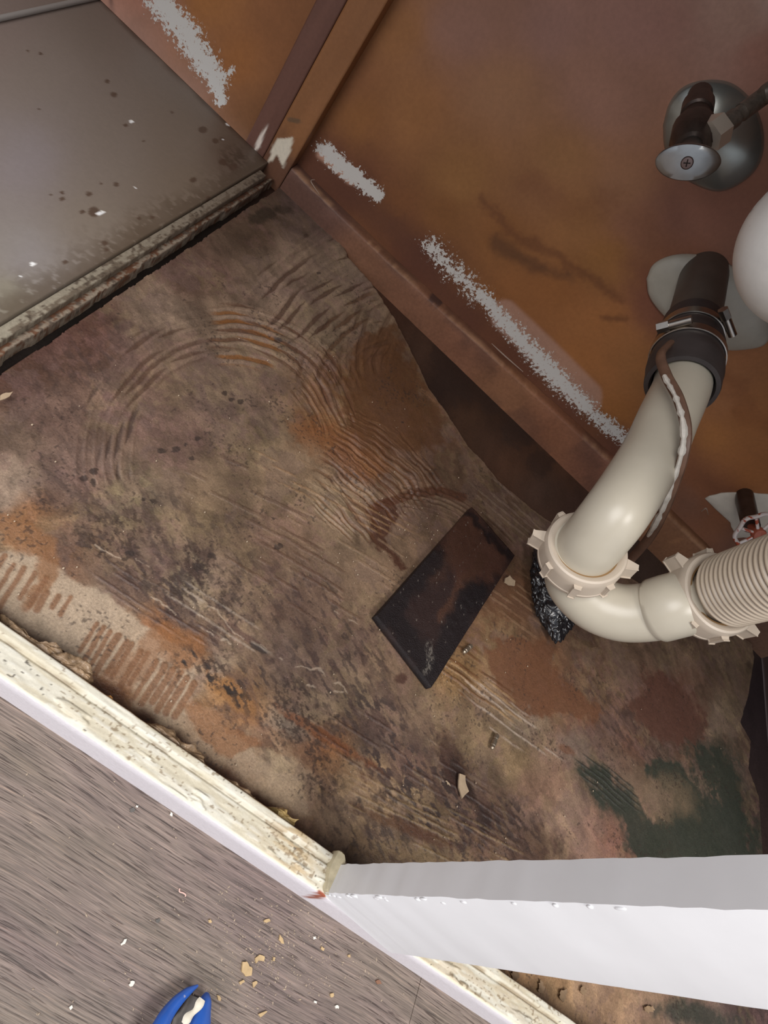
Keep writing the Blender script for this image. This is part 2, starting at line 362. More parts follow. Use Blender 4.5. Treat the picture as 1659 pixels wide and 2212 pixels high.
    # the dark drips of glue beside the black tile
    gl = poly([(800,1085),(850,1075),(866,1110),(850,1140),(830,1160),(850,1190),(880,1230),(868,1236),(830,1190),(795,1165)], 4, 10); col = mix(col, (64, 40, 32), gl * .85); wet = np.maximum(wet, gl * .8)
    d = pdist(px + 6 * (n3 - .5), py + 10 * (n4 - .5), [(800,1100),(860,1078),(900,1064),(950,1062),(1000,1076)], False); m = sst(13, 7, d) ; col = mix(col, (74, 46, 34), m * .8); wet = np.maximum(wet, m * .6)
    # black-green mould in the right corner
    gm = np.clip(poly([(1250,1650),(1300,1650),(1345,1700),(1420,1770),(1470,1740),(1420,1690),(1390,1670),(1400,1640),(1450,1640),(1490,1650),(1530,1720),(1560,1740),(1530,1690),(1500,1640),(1480,1610),(1560,1620),(1600,1700),(1630,1800),(1640,1900),(1400,1900),(1330,1770),(1280,1700)], 12, 30) - 0.0, 0, 1)
    gm = np.maximum(gm, blob(1540, 1820, 120, 80, 0, .8, .5))
    gm = np.maximum(gm, blob(1560, 1700, 50, 110, -10, .9, .5) * sst(.3, .5, n3 * .5 + nf * .5))
    col = mix(col, (46, 51, 44), gm * .93)
    gm2 = blob(1500, 2190, 90, 24, 10, 1.0, .5); col = mix(col, (48, 52, 46), gm2 * .8)
    hz = blob(1440, 1720, 60, 46, 30, 1.0, .5); col = mix(col, (106, 90, 72), hz * .6)
    # trowel fans: concentric combed ridges
    def fan(cx, cy, r0, r1, a0, a1, sp, c_, k, seed, duty=0.0, cover=0.5, hgt=0.0007, wob=10):
        r = np.hypot(px - cx, py - cy) + wob * (n1 - .5) * 2; a = np.degrees(np.arctan2(py - cy, px - cx)) % 360
        a0_, a1_ = a0 % 360, a1 % 360
        da = (a - a0_) % 360; span = (a1_ - a0_) % 360
        ina = sst(0, 6, da) * sst(span, span - 6, da) * (da < span)
        inr = sst(r0 - 10, r0 + 10, r) * sst(r1 + 10, r1 - 10, r)
        kk = np.floor(r / sp)
        dash = vn(a * math.pi / 180 * r / 46.0, kk * 3.1 + seed, seed)
        s = np.sin(2 * np.pi * r / sp) + 0.7 * (nf - .5)
        m = ina * inr * sst(duty, duty + 0.45, s) * sst(1 - cover - .06, 1 - cover + .06, dash)
        nonlocal col, z
        col = mix(col, c_, m * k); lt = ina * inr * sst(0.3, 0.8, -s); col = col * (1 + 0.10 * lt)[:, None]
        z = z - hgt * m + hgt * 0.5 * lt
    fan(490, 985, 215, 330, 200, 262, 19, (66,46,36), .6, 3, cover=.4)
    fan(490, 985, 230, 330, 258, 335, 19, (82,56,42), .75, 3, cover=.5)
    fan(490, 985, 200, 320, 262, 300, 19, (112,72,36), .8, 4, cover=.5)
    fan(490, 985, 190, 330, 165, 212, 21, (58,46,42), .65, 5, cover=.4)
    fan(470, 1010, 215, 330, 312, 345, 14, (92,62,46), .5, 6, cover=.45)
    fan(880, 860, 110, 250, 188, 255, 21, (80,56,40), .7, 7, cover=.45)
    fan(1000, 1000, 380, 600, 212, 250, 22, (70,50,40), .75, 27, cover=.42)
    fan(1020, 780, 170, 290, 170, 215, 20, (74,50,34), .4, 18, cover=.45)
    fan(440, 1420, 440, 640, 298, 328, 13, (84,54,36), .65, 9, cover=.55, wob=22)
    fan(440, 1420, 400, 600, 302, 324, 11, (130,92,60), .3, 10, cover=.4, wob=22)
    fan(860, 1360, 255, 320, 268, 325, 10, (74,56,44), .4, 12, cover=.5)
    # straight combed streaks (slope about 0.7 in the photo)
    def streak(cx, cy, rx, ry, ang, sp, c_, k, seed, cover=.55, cut=.2):
        ca, sa = math.cos(math.radians(ang)), math.sin(math.radians(ang))
        u = (px - cx) * ca + (py - cy) * sa; v = -(px - cx) * sa + (py - cy) * ca + 10 * (n1 - .5)
        inn = sst(1.15, .75, np.sqrt((u / rx) ** 2 + (v / ry) ** 2) + .5 * (n3 - .5))
        dash = vn(u / 70.0, np.floor(v / sp) * 2.7, seed)
        m = inn * sst(cut, cut + .5, np.sin(2 * np.pi * v / sp) + .7 * (nf - .5)) * sst(1 - cover - .08, 1 - cover + .08, dash)
        nonlocal col, z
        col = mix(col, c_, m * k); z = z + 0.0004 * m
    streak(1010, 1470, 160, 34, 34, 13, (140,112,80), .7, 41)
    streak(1110, 1560, 130, 40, 36, 12, (150,134,120), .75, 42)
    streak(1130, 1300, 90, 70, 36, 14, (118,92,70), .6, 43)
    streak(1000, 1440, 120, 60, 34, 16, (84,54,34), .7, 44)
    streak(470, 1330, 150, 34, 33, 15, (134,120,106), .6, 45)
    streak(640, 1230, 190, 80, 30, 17, (84,60,48), .5, 46, .4)
    streak(760, 1180, 160, 60, 32, 15, (130,106,84), .45, 47, .4)
    streak(330, 1300, 170, 40, 32, 14, (72,56,52), .6, 48)
    streak(900, 1680, 260, 90, 33, 15, (62,46,42), .5, 49, .5)
    streak(950, 1800, 260, 60, 26, 14, (132,110,80), .5, 50, .5)
    streak(1310, 1690, 90, 34, 38, 10, (46,46,42), .7, 51, .7)
    streak(740, 1080, 200, 40, 27, 13, (140,110,80), .5, 52, .5)
    streak(1130, 1120, 140, 40, 40, 12, (112,94,82), .5, 53, .5)
    streak(550, 1080, 160, 80, 25, 20, (82,62,52), .35, 54, .35)
    # comb drips along the front: rust glue with pale gaps
    def comb(p0, p1, length, n, seed):
        nonlocal col, z
        p0 = np.array(p0, float); p1 = np.array(p1, float); rnd = random.Random(seed); dr = np.array([-0.52, 0.85])
        for i in range(n):
            q = p0 + (p1 - p0) * (i / max(n - 1, 1)) + np.array([rnd.uniform(-3, 3), rnd.uniform(-4, 4)])
            ln = length * rnd.uniform(.7, 1.15); w_ = rnd.uniform(5, 8)
            e = q + dr * ln
            d = pdist(px + 5 * (n3 - .5), py + 5 * (n4 - .5), [tuple(q), tuple(e)], False)
            m = sst(w_ + 2.5, w_ - 2.5, d + 3 * (nf - .5))
            col = mix(col, (116, 82, 58), m * .85); z = z + 0.0003 * m
    def pale(pts_, c_=(158, 140, 120), k=.85):
        nonlocal col
        col = mix(col, c_, poly(pts_, 6, 14) * k)
    pale([(-30,1190),(60,1180),(150,1250),(230,1290),(300,1340),(400,1400),(430,1430),(400,1540),(300,1500),(200,1460),(100,1390),(0,1320)])
    pale([(280,1480),(460,1540),(560,1640),(640,1680),(670,1760),(600,1740),(500,1680),(380,1590),(300,1550)], (150,130,108), .7)
    rust = poly([(-20,1090),(60,1120),(120,1170),(130,1260),(60,1320),(40,1310),(90,1240),(80,1200),(0,1170)], 8, 20); col = mix(col, (122, 86, 58), rust * .8)
    rust = poly([(330,1340),(420,1370),(440,1410),(400,1450),(350,1420),(250,1530),(200,1480),(260,1440),(300,1390)], 7, 22); col = mix(col, (126, 88, 60), rust * .6)
    comb((-60,1170), (100,1250), 90, 8, 1); comb((205,1345), (420,1475), 95, 14, 2); comb((100,1280),(150,1290),40,3,5)
    rust = poly([(400,1520),(440,1530),(560,1610),(500,1640),(440,1600)], 6, 16); col = mix(col, (126, 86, 56), rust * .7)
    rust = blob(500, 1500, 60, 24, 35); col = mix(col, (136, 96, 58), rust * .7)
    rust = blob(390, 1400, 60, 40, 30, 1.4); col = mix(col, (120, 80, 48), rust * .6)
    rust = blob(640, 1620, 130, 22, 25, 1.4); col = mix(col, (108, 74, 52), rust * .45)
    # shear band of soot next to rust
    m = blob(470, 1470, 90, 22, 35, 1.4, .6) * spk; col = mix(col, (48, 40, 36), m)
    fsp = sst(.53, .58, fbm(sx * 420, sy * 620, 97, 3)) * sst(.44, .56, fbm(x * 40, y * 40, 98))
    zone = np.maximum(np.maximum(blob(430, 1410, 170, 60, 33, 1.2, .6), blob(300, 1190, 240, 70, 30, 1.2, .6)), blob(700, 1600, 320, 90, 30, 1.2, .6))
    col = mix(col, (56, 44, 38), fsp * zone * .75)
    # shadow gap behind the rail, painted brown along the sheet's front edge
    dfr = y - (fr(x) + 0.0195)
    m = sst(0.0175, 0.0105, dfr + 0.010 * (n3 - .5)) * sst(0.18, 0.16, x); col = mix(col, (74, 44, 26), m * .9)
    # dark brown border along the left groove
    m = sst(0.022, 0.0, x + 0.15 + 0.02 * (n3 - .5)); col = mix(col, (70, 46, 40), m * .8)
    # black flecks and tiny pits
    pit = sst(0.80, 0.84, vn(x * 620, y * 620, 61) * .6 + fbm(x * 30, y * 30, 62) * .5); col = mix(col, (52, 42, 38), pit * .6)
    for (cx, cy, r) in ((380,970,9),(402,958,8),(412,990,8),(425,948,6),(350,975,7),(330,1085,7),(500,865,5),(520,868,5),(485,850,5),(310,1080,5),(590,1120,6),(600,1180,8),(430,1225,9),(445,1235,7),(460,1200,8),(280,1195,10),(600,735,8),(205,1020,9),(203,1040,10),(183,1035,8),(690,590,4),(560,620,7),(870,912,4),(655,920,4)):
        m = sst(1.1, .8, np.hypot((px - cx) / r, (py - cy) / (r * .7)) + 2.2 * (nf - .5) + 1.6 * (n3 - .5)); col = mix(col, (48, 40, 37), m * .75)
    # thin white scratches and fibres
    for pl in ([(375,1295),(400,1310),(442,1335)],[(430,1300),(470,1320),(500,1370),(530,1385)],[(445,1365),(500,1395)],[(720,1320),(770,1350)],[(640,1440),(700,1455),(755,1500)],[(300,1208),(350,1235)],[(330,1290),(380,1330)],[(560,1395),(640,1440)],[(620,1495),(660,1480),(745,1498)],[(200,1180),(260,1215)]):
        d = pdist(px + 26 * (n3 - .5), py + 26 * (n4 - .5), pl, False); m = sst(2.0, .8, d) * sst(.42, .55, n4); col = mix(col, (180, 162, 142), m * .42)
    col = col * (0.86 + 0.28 * nf)[:, None]
    wet = np.maximum(wet, 0.25 * sst(.45, .6, n1))
    # outline of the sheet: torn along the back
    back = [(628,390),(655,405),(690,455),(735,520),(752,560),(800,610),(852,690),(862,712),(880,745),(905,795),(925,840),(955,880),(985,925),(1010,965),(1045,1000),(1075,1040),(1130,1085),(1175,1120),(1215,1140),(1340,1235),(1450,1305),(1560,1350),(1622,1390)]
    bx = [on(a, b, 2, 0) for a, b in back]
    rx_ = [on(a, b, 2, 0) for a, b in [(1630,1420),(1618,1500),(1600,1560),(1622,1600),(1618,1660),(1640,1720),(1645,1800),(1652,1900)]]
    outl = [(-0.1385, 0.085)] + [(-0.1385, 0.60)] + [(v.x, v.y) for v in bx] + [(v.x, v.y) for v in rx_] + [(0.668, 0.085)]
    sd = pdist(x + 0.003 * (n3 - .5), y + 0.003 * (n4 - .5), outl)
    dist_back = pdist(x, y, [(v.x, v.y) for v in bx], False)
    edge = sst(0.006, 0.0, np.abs(sd)); 
    col = mix(col, (110, 90, 74), sst(0.004, 0.001, dist_back + .004 * (n4 - .5)) * .5)
    z = z + 0.0012 * sst(0.02, 0.0, dist_back) + 0.0012 * (n1 - .5) + 0.0003 * (nf - .5)
    Pz = np.stack([x, y, z], -1).reshape(*X.shape, 3)
    ins = (sd < 0).reshape(X.shape); keep = ins[:-1, :-1] & ins[1:, 1:] & ins[:-1, 1:] & ins[1:, :-1]
    mask = np.stack([wet, fl, np.zeros_like(wet)], -1)
    o = grid_mesh('floor_sheet', Pz, keep, np.clip(col * G_FLOOR, 0, 0.9), mask,
                  painted('stained_floor_sheet', 0.48, 0.16, 700, 0.32, 0.5, 0.4), thick=(0, 0, -0.0058))
    tag(o, 'bare stained sheet on the cabinet bottom with combed glue ridges, rust patches and mould', 'floor sheet')
make_sheet()

# --- back wall of the cabinet
def make_wall():
    c = 0.0014; xs = np.arange(-0.62, 0.70, c); zs = np.arange(-0.02, 0.60, c)
    X, Z = np.meshgrid(xs, zs); x = X.ravel(); z = Z.ravel(); y = np.full_like(x, WALLY)
    P = np.stack([x, y, z], -1); px, py = project(P)
    n1 = fbm(x * 16, z * 16, 71); n2 = fbm(x * 16, z * 16, 72); n3 = fbm(x * 70, z * 70, 73); nf = fbm(x * 260, z * 260, 74, 3)
    wx = px + 60 * (n1 - .5) + 20 * (n3 - .5); wy = py + 60 * (n2 - .5) + 20 * (n3 - .5)
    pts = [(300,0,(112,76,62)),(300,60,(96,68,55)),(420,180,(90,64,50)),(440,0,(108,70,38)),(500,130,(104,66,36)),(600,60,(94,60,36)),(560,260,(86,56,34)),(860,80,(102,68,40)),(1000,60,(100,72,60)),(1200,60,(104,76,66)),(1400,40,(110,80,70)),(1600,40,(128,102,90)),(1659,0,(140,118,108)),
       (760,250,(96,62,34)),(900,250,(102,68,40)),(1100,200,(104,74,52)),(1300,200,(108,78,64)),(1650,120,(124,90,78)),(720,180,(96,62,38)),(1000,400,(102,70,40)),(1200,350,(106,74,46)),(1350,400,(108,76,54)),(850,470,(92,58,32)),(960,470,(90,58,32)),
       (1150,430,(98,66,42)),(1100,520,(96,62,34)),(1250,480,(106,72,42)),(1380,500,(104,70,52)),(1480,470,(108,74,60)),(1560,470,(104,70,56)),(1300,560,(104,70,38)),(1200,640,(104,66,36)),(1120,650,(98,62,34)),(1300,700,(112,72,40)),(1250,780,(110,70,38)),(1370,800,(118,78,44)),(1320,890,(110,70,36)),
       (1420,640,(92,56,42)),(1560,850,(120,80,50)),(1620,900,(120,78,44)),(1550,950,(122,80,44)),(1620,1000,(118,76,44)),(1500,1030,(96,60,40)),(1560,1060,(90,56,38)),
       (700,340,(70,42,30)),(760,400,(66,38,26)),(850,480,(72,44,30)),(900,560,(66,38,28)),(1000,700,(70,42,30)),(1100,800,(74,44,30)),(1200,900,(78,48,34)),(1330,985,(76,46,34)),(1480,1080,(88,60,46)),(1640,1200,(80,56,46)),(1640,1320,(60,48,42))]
    col = blend(wx, wy, pts, 3.6, 20) * (0.88 + 0.24 * fbm(x * 30, z * 50, 75))[:, None]
    def pl(pp, wd, c_, k, rough=14, soft=.5):
        rough *= 1.6; soft = min(.95, soft + .3); wd *= 1.15; k *= .8
        nonlocal col
        d = pdist(px + rough * (n3 - .5) * 2 + 16 * (n1 - .5), py + rough * (n2 - .5) * 2 + 16 * (n3 - .5), pp, False)
        m = sst(wd * (1 + soft), wd * (1 - soft), d + 12 * (nf - .5)); col = mix(col, c_, m * k)
    pl([(1040,440),(1110,510),(1200,560),(1260,600),(1340,640)], 9, (70,42,26), .7, 20, .9)
    pl([(1085,535),(1150,580)], 14, (58,38,26), .8, 16, .6)
    pl([(1170,585),(1240,610)], 10, (60,40,28), .6, 16, .6)
    pl([(1300,685),(1345,695)], 7, (66,40,26), .7)
    pl([(1140,410),(1230,470),(1330,430)], 22, (88,56,36), .5, 26, .9)
    pl([(1560,820),(1620,880),(1659,900)], 14, (92,54,30), .5, 26, .9)
    pl([(1380,600),(1390,680),(1450,720)], 26, (82,50,38), .6, 20, .9)
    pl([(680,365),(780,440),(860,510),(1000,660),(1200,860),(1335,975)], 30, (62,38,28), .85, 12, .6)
    # flaked white paint bands left by the removed rails
    fl = np.full(len(x), 0.0)
    def band(pp, wds, lo, hi, k=1.0):
        nonlocal fl
        best = np.full(len(x), -9.0)
        for (a, b, wa) in zip(pp[:-1], pp[1:], wds):
            d = pdist(px + 10 * (n3 - .5), py + 10 * (n3 - .5), [a, b], False)
            best = np.maximum(best, hi - (hi - lo) * np.clip(d / wa, 0, 3))
        fl = np.maximum(fl, best)
    band([(700,322),(722,345),(770,385),(815,420)], [24,25,22], .38, .76)
    band([(930,530),(970,575),(1040,640)], [28,30], .38, .58)
    band([(1040,640),(1085,690),(1150,760),(1215,830),(1270,880)], [26,28,33,29], .36, .66)
    band([(1285,895),(1320,925),(1350,950)], [24,22], .38, .62)
    band([(345,0),(400,70),(440,130),(470,180),(478,215)], [44,44,36,22], .34, .70)
    band([(500,150),(470,180)], [14], .36, .6)
    # smooth pale smear beside the flaked band
    d = pdist(px + 16 * (n3 - .5), py + 16 * (n3 - .5), [(1090,680),(1180,765),(1270,855)], False); col = mix(col, (124, 98, 86), sst(38, 26, d) * .6)
    d = pdist(px + 30 * (n3 - .5), py + 30 * (n1 - .5), [(250,0),(330,70),(430,200)], False); col = mix(col, (122, 90, 74), sst(52, 20, d) * .3)
    d = pdist(px + 8 * (n3 - .5), py + 8 * (n1 - .5), [(700,330),(760,385)], False); col = mix(col, (138, 106, 90), sst(20, 8, d) * .8)
    fl = np.clip(fl, 0, 1); fl = np.where(fl < .05, 0, fl)
    mask = np.stack([0.15 * n1, fl, fl * 0], -1)
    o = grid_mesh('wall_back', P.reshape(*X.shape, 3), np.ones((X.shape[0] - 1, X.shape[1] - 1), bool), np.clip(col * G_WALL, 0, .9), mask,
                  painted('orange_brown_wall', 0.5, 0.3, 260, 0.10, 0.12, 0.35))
    tag(o, 'orange brown painted back wall with flaked white paint bands', 'wall', kind='structure')
make_wall()

def struct(name, lo, hi, mat, label, cat, bev=0):
    bm = bmesh.new(); add_box(bm, lo, hi, bev); o = obj(name, bm, mat, smooth=False)
    return tag(o, label, cat, kind='structure')
m_brownwall = simple('brown_cabinet_side', (74, 58, 54), 0.6, var=0.3, scale=14, bump=0.2)
struct('wall_right', (0.700, 0.085, -0.02), (0.715, 0.64, 0.62), m_brownwall, 'dark brown right side of the cabinet', 'wall')
struct('wall_left', (-0.66, 0.085, -0.02), (-0.645, 0.64, 0.62), m_brownwall, 'brown left side of the cabinet', 'wall')
struct('ceiling', (-0.66, 0.07, 0.62), (0.715, 0.64, 0.64), m_brownwall, 'unseen worktop underside added to darken the cabinet', 'ceiling')  # out of view, added to keep light off the cabinet interior

# --- kitchen floor: grey wood-look planks
def make_kitchen_floor():
    m, t, p = nt('grey_wood_plank'); l = t.links
    tc = N(t, 'ShaderNodeTexCoord'); mp = N(t, 'ShaderNodeMapping'); mp.inputs['Rotation'].default_value = (0, 0, math.radians(1.5))
    l.new(tc.outputs['Object'], mp.inputs['Vector'])
    # slow bend of the grain
    nb = N(t, 'ShaderNodeTexNoise', Scale=7.0, Detail=2.0); l.new(mp.outputs[0], nb.inputs['Vector'])
    sc = N(t, 'ShaderNodeVectorMath', operation='SCALE'); sc.inputs['Scale'].default_value = 0.012; l.new(nb.outputs['Color'], sc.inputs[0])
    ad = N(t, 'ShaderNodeVectorMath', operation='ADD'); l.new(mp.outputs[0], ad.inputs[0]); l.new(sc.outputs[0], ad.inputs[1])
    def stretched(sx, sy, scale, detail=4.0, rough=.6):
        q = N(t, 'ShaderNodeMapping'); q.inputs['Scale'].default_value = (sx, sy, 1); l.new(ad.outputs[0], q.inputs['Vector'])
        n = N(t, 'ShaderNodeTexNoise', Scale=scale, Detail=detail, Roughness=rough); l.new(q.outputs[0], n.inputs['Vector']); return n
    big = stretched(1, 3.0, 7, 3); mid = stretched(1, 20, 22, 5); fine = stretched(1, 24, 58, 3, .5); hair = stretched(1, 34, 36, 4, .6)
    base = ramp(t, big.outputs['Fac'], [(0.35, L((112, 96, 91))), (0.5, L((126, 111, 102))), (0.65, L((119, 106, 94)))])
    g1 = ramp(t, mid.outputs['Fac'], [(0.36, (0.72,) * 3), (0.5, (0.97,) * 3), (0.66, (1.14,) * 3)])
    g2 = ramp(t, fine.outputs['Fac'], [(0.37, (0.40, 0.36, 0.35)), (0.42, (1,) * 3), (0.60, (1.0,) * 3), (0.68, (1.28, 1.23, 1.18))])
    a = N(t, 'ShaderNodeMix', data_type='RGBA', blend_type='MULTIPLY'); a.inputs['Factor'].default_value = 1
    b = N(t, 'ShaderNodeMix', data_type='RGBA', blend_type='MULTIPLY'); b.inputs['Factor'].default_value = 1
    l.new(base.outputs[0], a.inputs['A']); l.new(g1.outputs[0], a.inputs['B']); l.new(a.outputs['Result'], b.inputs['A']); l.new(g2.outputs[0], b.inputs['B'])
    g3 = ramp(t, hair.outputs['Fac'], [(0.40, (0.70,) * 3), (0.47, (1.0,) * 3), (0.56, (1.0,) * 3), (0.62, (1.22,) * 3)])
    b2 = N(t, 'ShaderNodeMix', data_type='RGBA', blend_type='MULTIPLY'); b2.inputs['Factor'].default_value = 1
    l.new(b.outputs['Result'], b2.inputs['A']); l.new(g3.outputs[0], b2.inputs['B'])
    l.new(b2.outputs['Result'], p.inputs['Base Color']); p.inputs['Roughness'].default_value = 0.55
    bp = N(t, 'ShaderNodeBump', Strength=0.5, Distance=0.0005); l.new(fine.outputs['Fac'], bp.inputs['Height']); l.new(bp.outputs[0], p.inputs['Normal'])
    # planks: each a slab with a fine open joint between
    bm = bmesh.new()
    xj = on(895, 2170, 2, 0).x
    add_box(bm, (-1.6, -1.6, -0.02), (xj - 0.0002, 0.0785, 0.0), 0.0)
    add_box(bm, (xj + 0.0002, -1.6, -0.02), (1.6, 0.0785, 0.0), 0.0)
    for v in bm.verts:
        if v.co.y > 0: v.co.y = fr(v.co.x) + .010      # runs just under the rail
    o = obj('floor', bm, m, smooth=False); tag(o, 'grey brown wood grain kitchen floor in front of the cabinet', 'floor', kind='structure')
make_kitchen_floor()

# ------------------------------------------------------------------ front frame
m_white = simple('white_gloss_paint', (229, 229, 231), 0.4, var=0.03, scale=30, bump=0.15)
def make_frame():
    root = empty('cabinet_face_frame', (0.186, 0.078, 0), 'white painted cabinet frame with a mouldy bottom rail and upright stile', 'cabinet frame')
    ft = root
    # bottom rail: front face, dirty cream top with shallow groove, inner face, all in one long lofted profile
    c = 0.0008; xs = np.arange(-0.62, 0.714, c)
    prof = [(0.0, 0.0), (0.0, 0.010), (0.0, 0.020), (0.0, 0.0285), (0.0008, 0.0297)] + [(t_, 0.03) for t_ in np.arange(0.0016, 0.0134, 0.00055)] + \
           [(0.0138, 0.0288), (0.0143, 0.0284), (0.0148, 0.0290), (0.0155, 0.0303)] + [(t_, 0.0308) for t_ in np.arange(0.0162, 0.0198, 0.00055)] + [(0.0202, 0.0302), (0.0206, 0.028), (0.0206, 0.018), (0.0206, 0.006), (0.0206, -0.006)]
    prof = np.array(prof); s = np.concatenate([[0], np.cumsum(np.hypot(*np.diff(prof, axis=0).T))])
    X, I = np.meshgrid(xs, np.arange(len(prof))); x = X.ravel(); u = prof[I.ravel(), 0]; z = prof[I.ravel(), 1].copy(); y = fr(x) + u
    nn = fbm(x * 90, u * 500, 81); n5 = fbm(x * 300, u * 900, 82, 3); n6 = fbm(x * 30, u * 200, 83)
    top = (z > 0.0283)
    z = z + top * (0.0007 * (nn - .5) + 0.0013 * sst(.55, .66, fbm(x * 50, u * 200, 84)) * (u < .008) * sst(0.0, .002, u))
    y = y + 0.0008 * (fbm(x * 80, z * 80, 85) - .5) * (u > 0.02)
    P = np.stack([x, y, z], -1)
    col = np.tile(lin((226, 221, 226)), (len(x), 1))
    colt = np.tile(lin((214, 209, 193)), (len(x), 1)); colt = mix(colt, (196, 184, 156), sst(.42, .6, n6) * .55); colt = mix(colt, (220, 217, 206), sst(.55, .7, nn) * .6)
    px, py = project(P)
    dirty = sst(520, 660, px) * sst(700, 640, px) ; dirty = np.maximum(dirty, sst(830, 900, px) * sst(1300, 1000, px) * .5)
    colt = mix(colt, (178, 150, 104), np.clip(dirty * sst(.4, .6, nn) * .8, 0, 1))
    sp = sst(.74, .80, vn(x * 700, u * 1000, 91) * .6 + fbm(x * 60, u * 150, 92) * .45 + .10 * dirty)
    colt = mix(colt, (128, 106, 78), sp * .7)
    sp = sst(.86, .90, vn(x * 500, u * 700, 93) * .7 + fbm(x * 40, u * 100, 94) * .36); colt = mix(colt, (74, 66, 58), sp * .9)
    colt = mix(colt, (140, 122, 96), ((u > .0134) & (u < .0150)) * sst(.4, .6, nn) * .6)
    col = np.where((u > 0.0009)[:, None], colt, col)
    inn = (u > 0.0200) ; ci = mix(np.tile(lin((150, 110, 64)), (len(x), 1)), (96, 58, 32), sst(.35, .65, fbm(x * 60, z * 200, 95)))
    col = np.where(inn[:, None], ci, col)
    fcol = mix(col, (236, 226, 200), ((u < .0009) & (z > .0290)) * 1.0); col = fcol
    # chipped red patch beside the stile
    d = pdist(px + 8 * (n5 - .5), py + 8 * (nn - .5), [(665,1936),(678,1934),(690,1922),(702,1932),(706,1946),(688,1940),(668,1941)]); col = mix(col, (150, 80, 58), sst(2, -1, d))
    mask = np.zeros((len(x), 3))
    rail = grid_mesh('bottom_rail', P.reshape(*X.shape, 3), np.ones((X.shape[0] - 1, X.shape[1] - 1), bool), col, mask, painted('old_white_rail_paint', 0.45, .3, 500, .08, .25, .4), parent=root)
    rail['label'] = 'grimy cream topped bottom rail speckled with mould'
    # stile
    a, b, d_ = on(700, 1925, 2, 0.03), on(735, 1870, 2, 0.03), on(850, 2055, 2, 0.03)
    q = Vector((b.x - a.x, b.y - a.y, 0)); r = Vector((d_.x - a.x, d_.y - a.y, 0)); q = Vector((0.0012, 0.0162, 0)); 
    o0 = Vector((a.x, a.y - .0012, 0.0285)); bm = bmesh.new()
    loop = [o0, o0 + r, o0 + r + q, o0 + q]; n = 90; rnd = random.Random(3); rows = []
    for k in range(n + 1):
        z_ = 0.0285 + (0.62 - 0.0285) * (k / n) ** 1.3
        row = []
        for j, c0 in enumerate(loop):
            for f_ in (0.03, 0.97):
                nx = loop[(j + 1) % 4]; p_ = c0.lerp(nx, f_); w_ = 0.00035 if (j in (0, 3)) else 0.0001
                row.append(bm.verts.new((p_.x + rnd.uniform(-w_, w_) , p_.y + rnd.uniform(-w_, w_) * .6, z_)))
        rows.append(row)
    for k in range(n):
        for j in range(8): bm.faces.new((rows[k][j], rows[k][(j + 1) % 8], rows[k + 1][(j + 1) % 8], rows[k + 1][j]))
    bm.faces.new(rows[0]); bm.faces.new(rows[-1])
    st = obj('stile', bm, m_white, root, True, 30)
    # paint runs and drips along the stile's front arris, yellowed filler at its foot
    rnd = random.Random(8)
    for i in range(22):
        z_ = 0.034 + rnd.random() ** 1.4 * 0.2; rr = rnd.uniform(.0006, .0015); bm = bmesh.new()
        mt = Matrix.Translation((o0.x + rnd.uniform(0.0008, .004), o0.y - .0001, z_)) @ Matrix.Diagonal((1, .5, rnd.uniform(1, 2.5), 1))
        bmesh.ops.create_icosphere(bm, subdivisions=2, radius=rr, matrix=mt)
        obj('paint_drip', bm, m_white, st)
    bm = bmesh.new(); pts = [o0 + Vector((-.0012, .002, -.0005)), o0 + Vector((.0018, -.0002, 0)), o0 + Vector((.004, .016, 0)), o0 + Vector((.002, .0215, 0)), o0 + Vector((-.0035, .021, -.0005)), o0 + Vector((-.004, .012, -.001))]
    add_prism(bm, jag(pts, .0005, 2), (0, 0, .0065)); bmesh.ops.bevel(bm, geom=bm.edges[:], offset=.0005, segments=1, affect='EDGES')
    f = obj('filler', bm, simple('cream_filler', (196, 184, 154), .5, var=.2, scale=160, bump=.5), root); f['label'] = 'lump of cream filler at the foot of the stile'
make_frame()

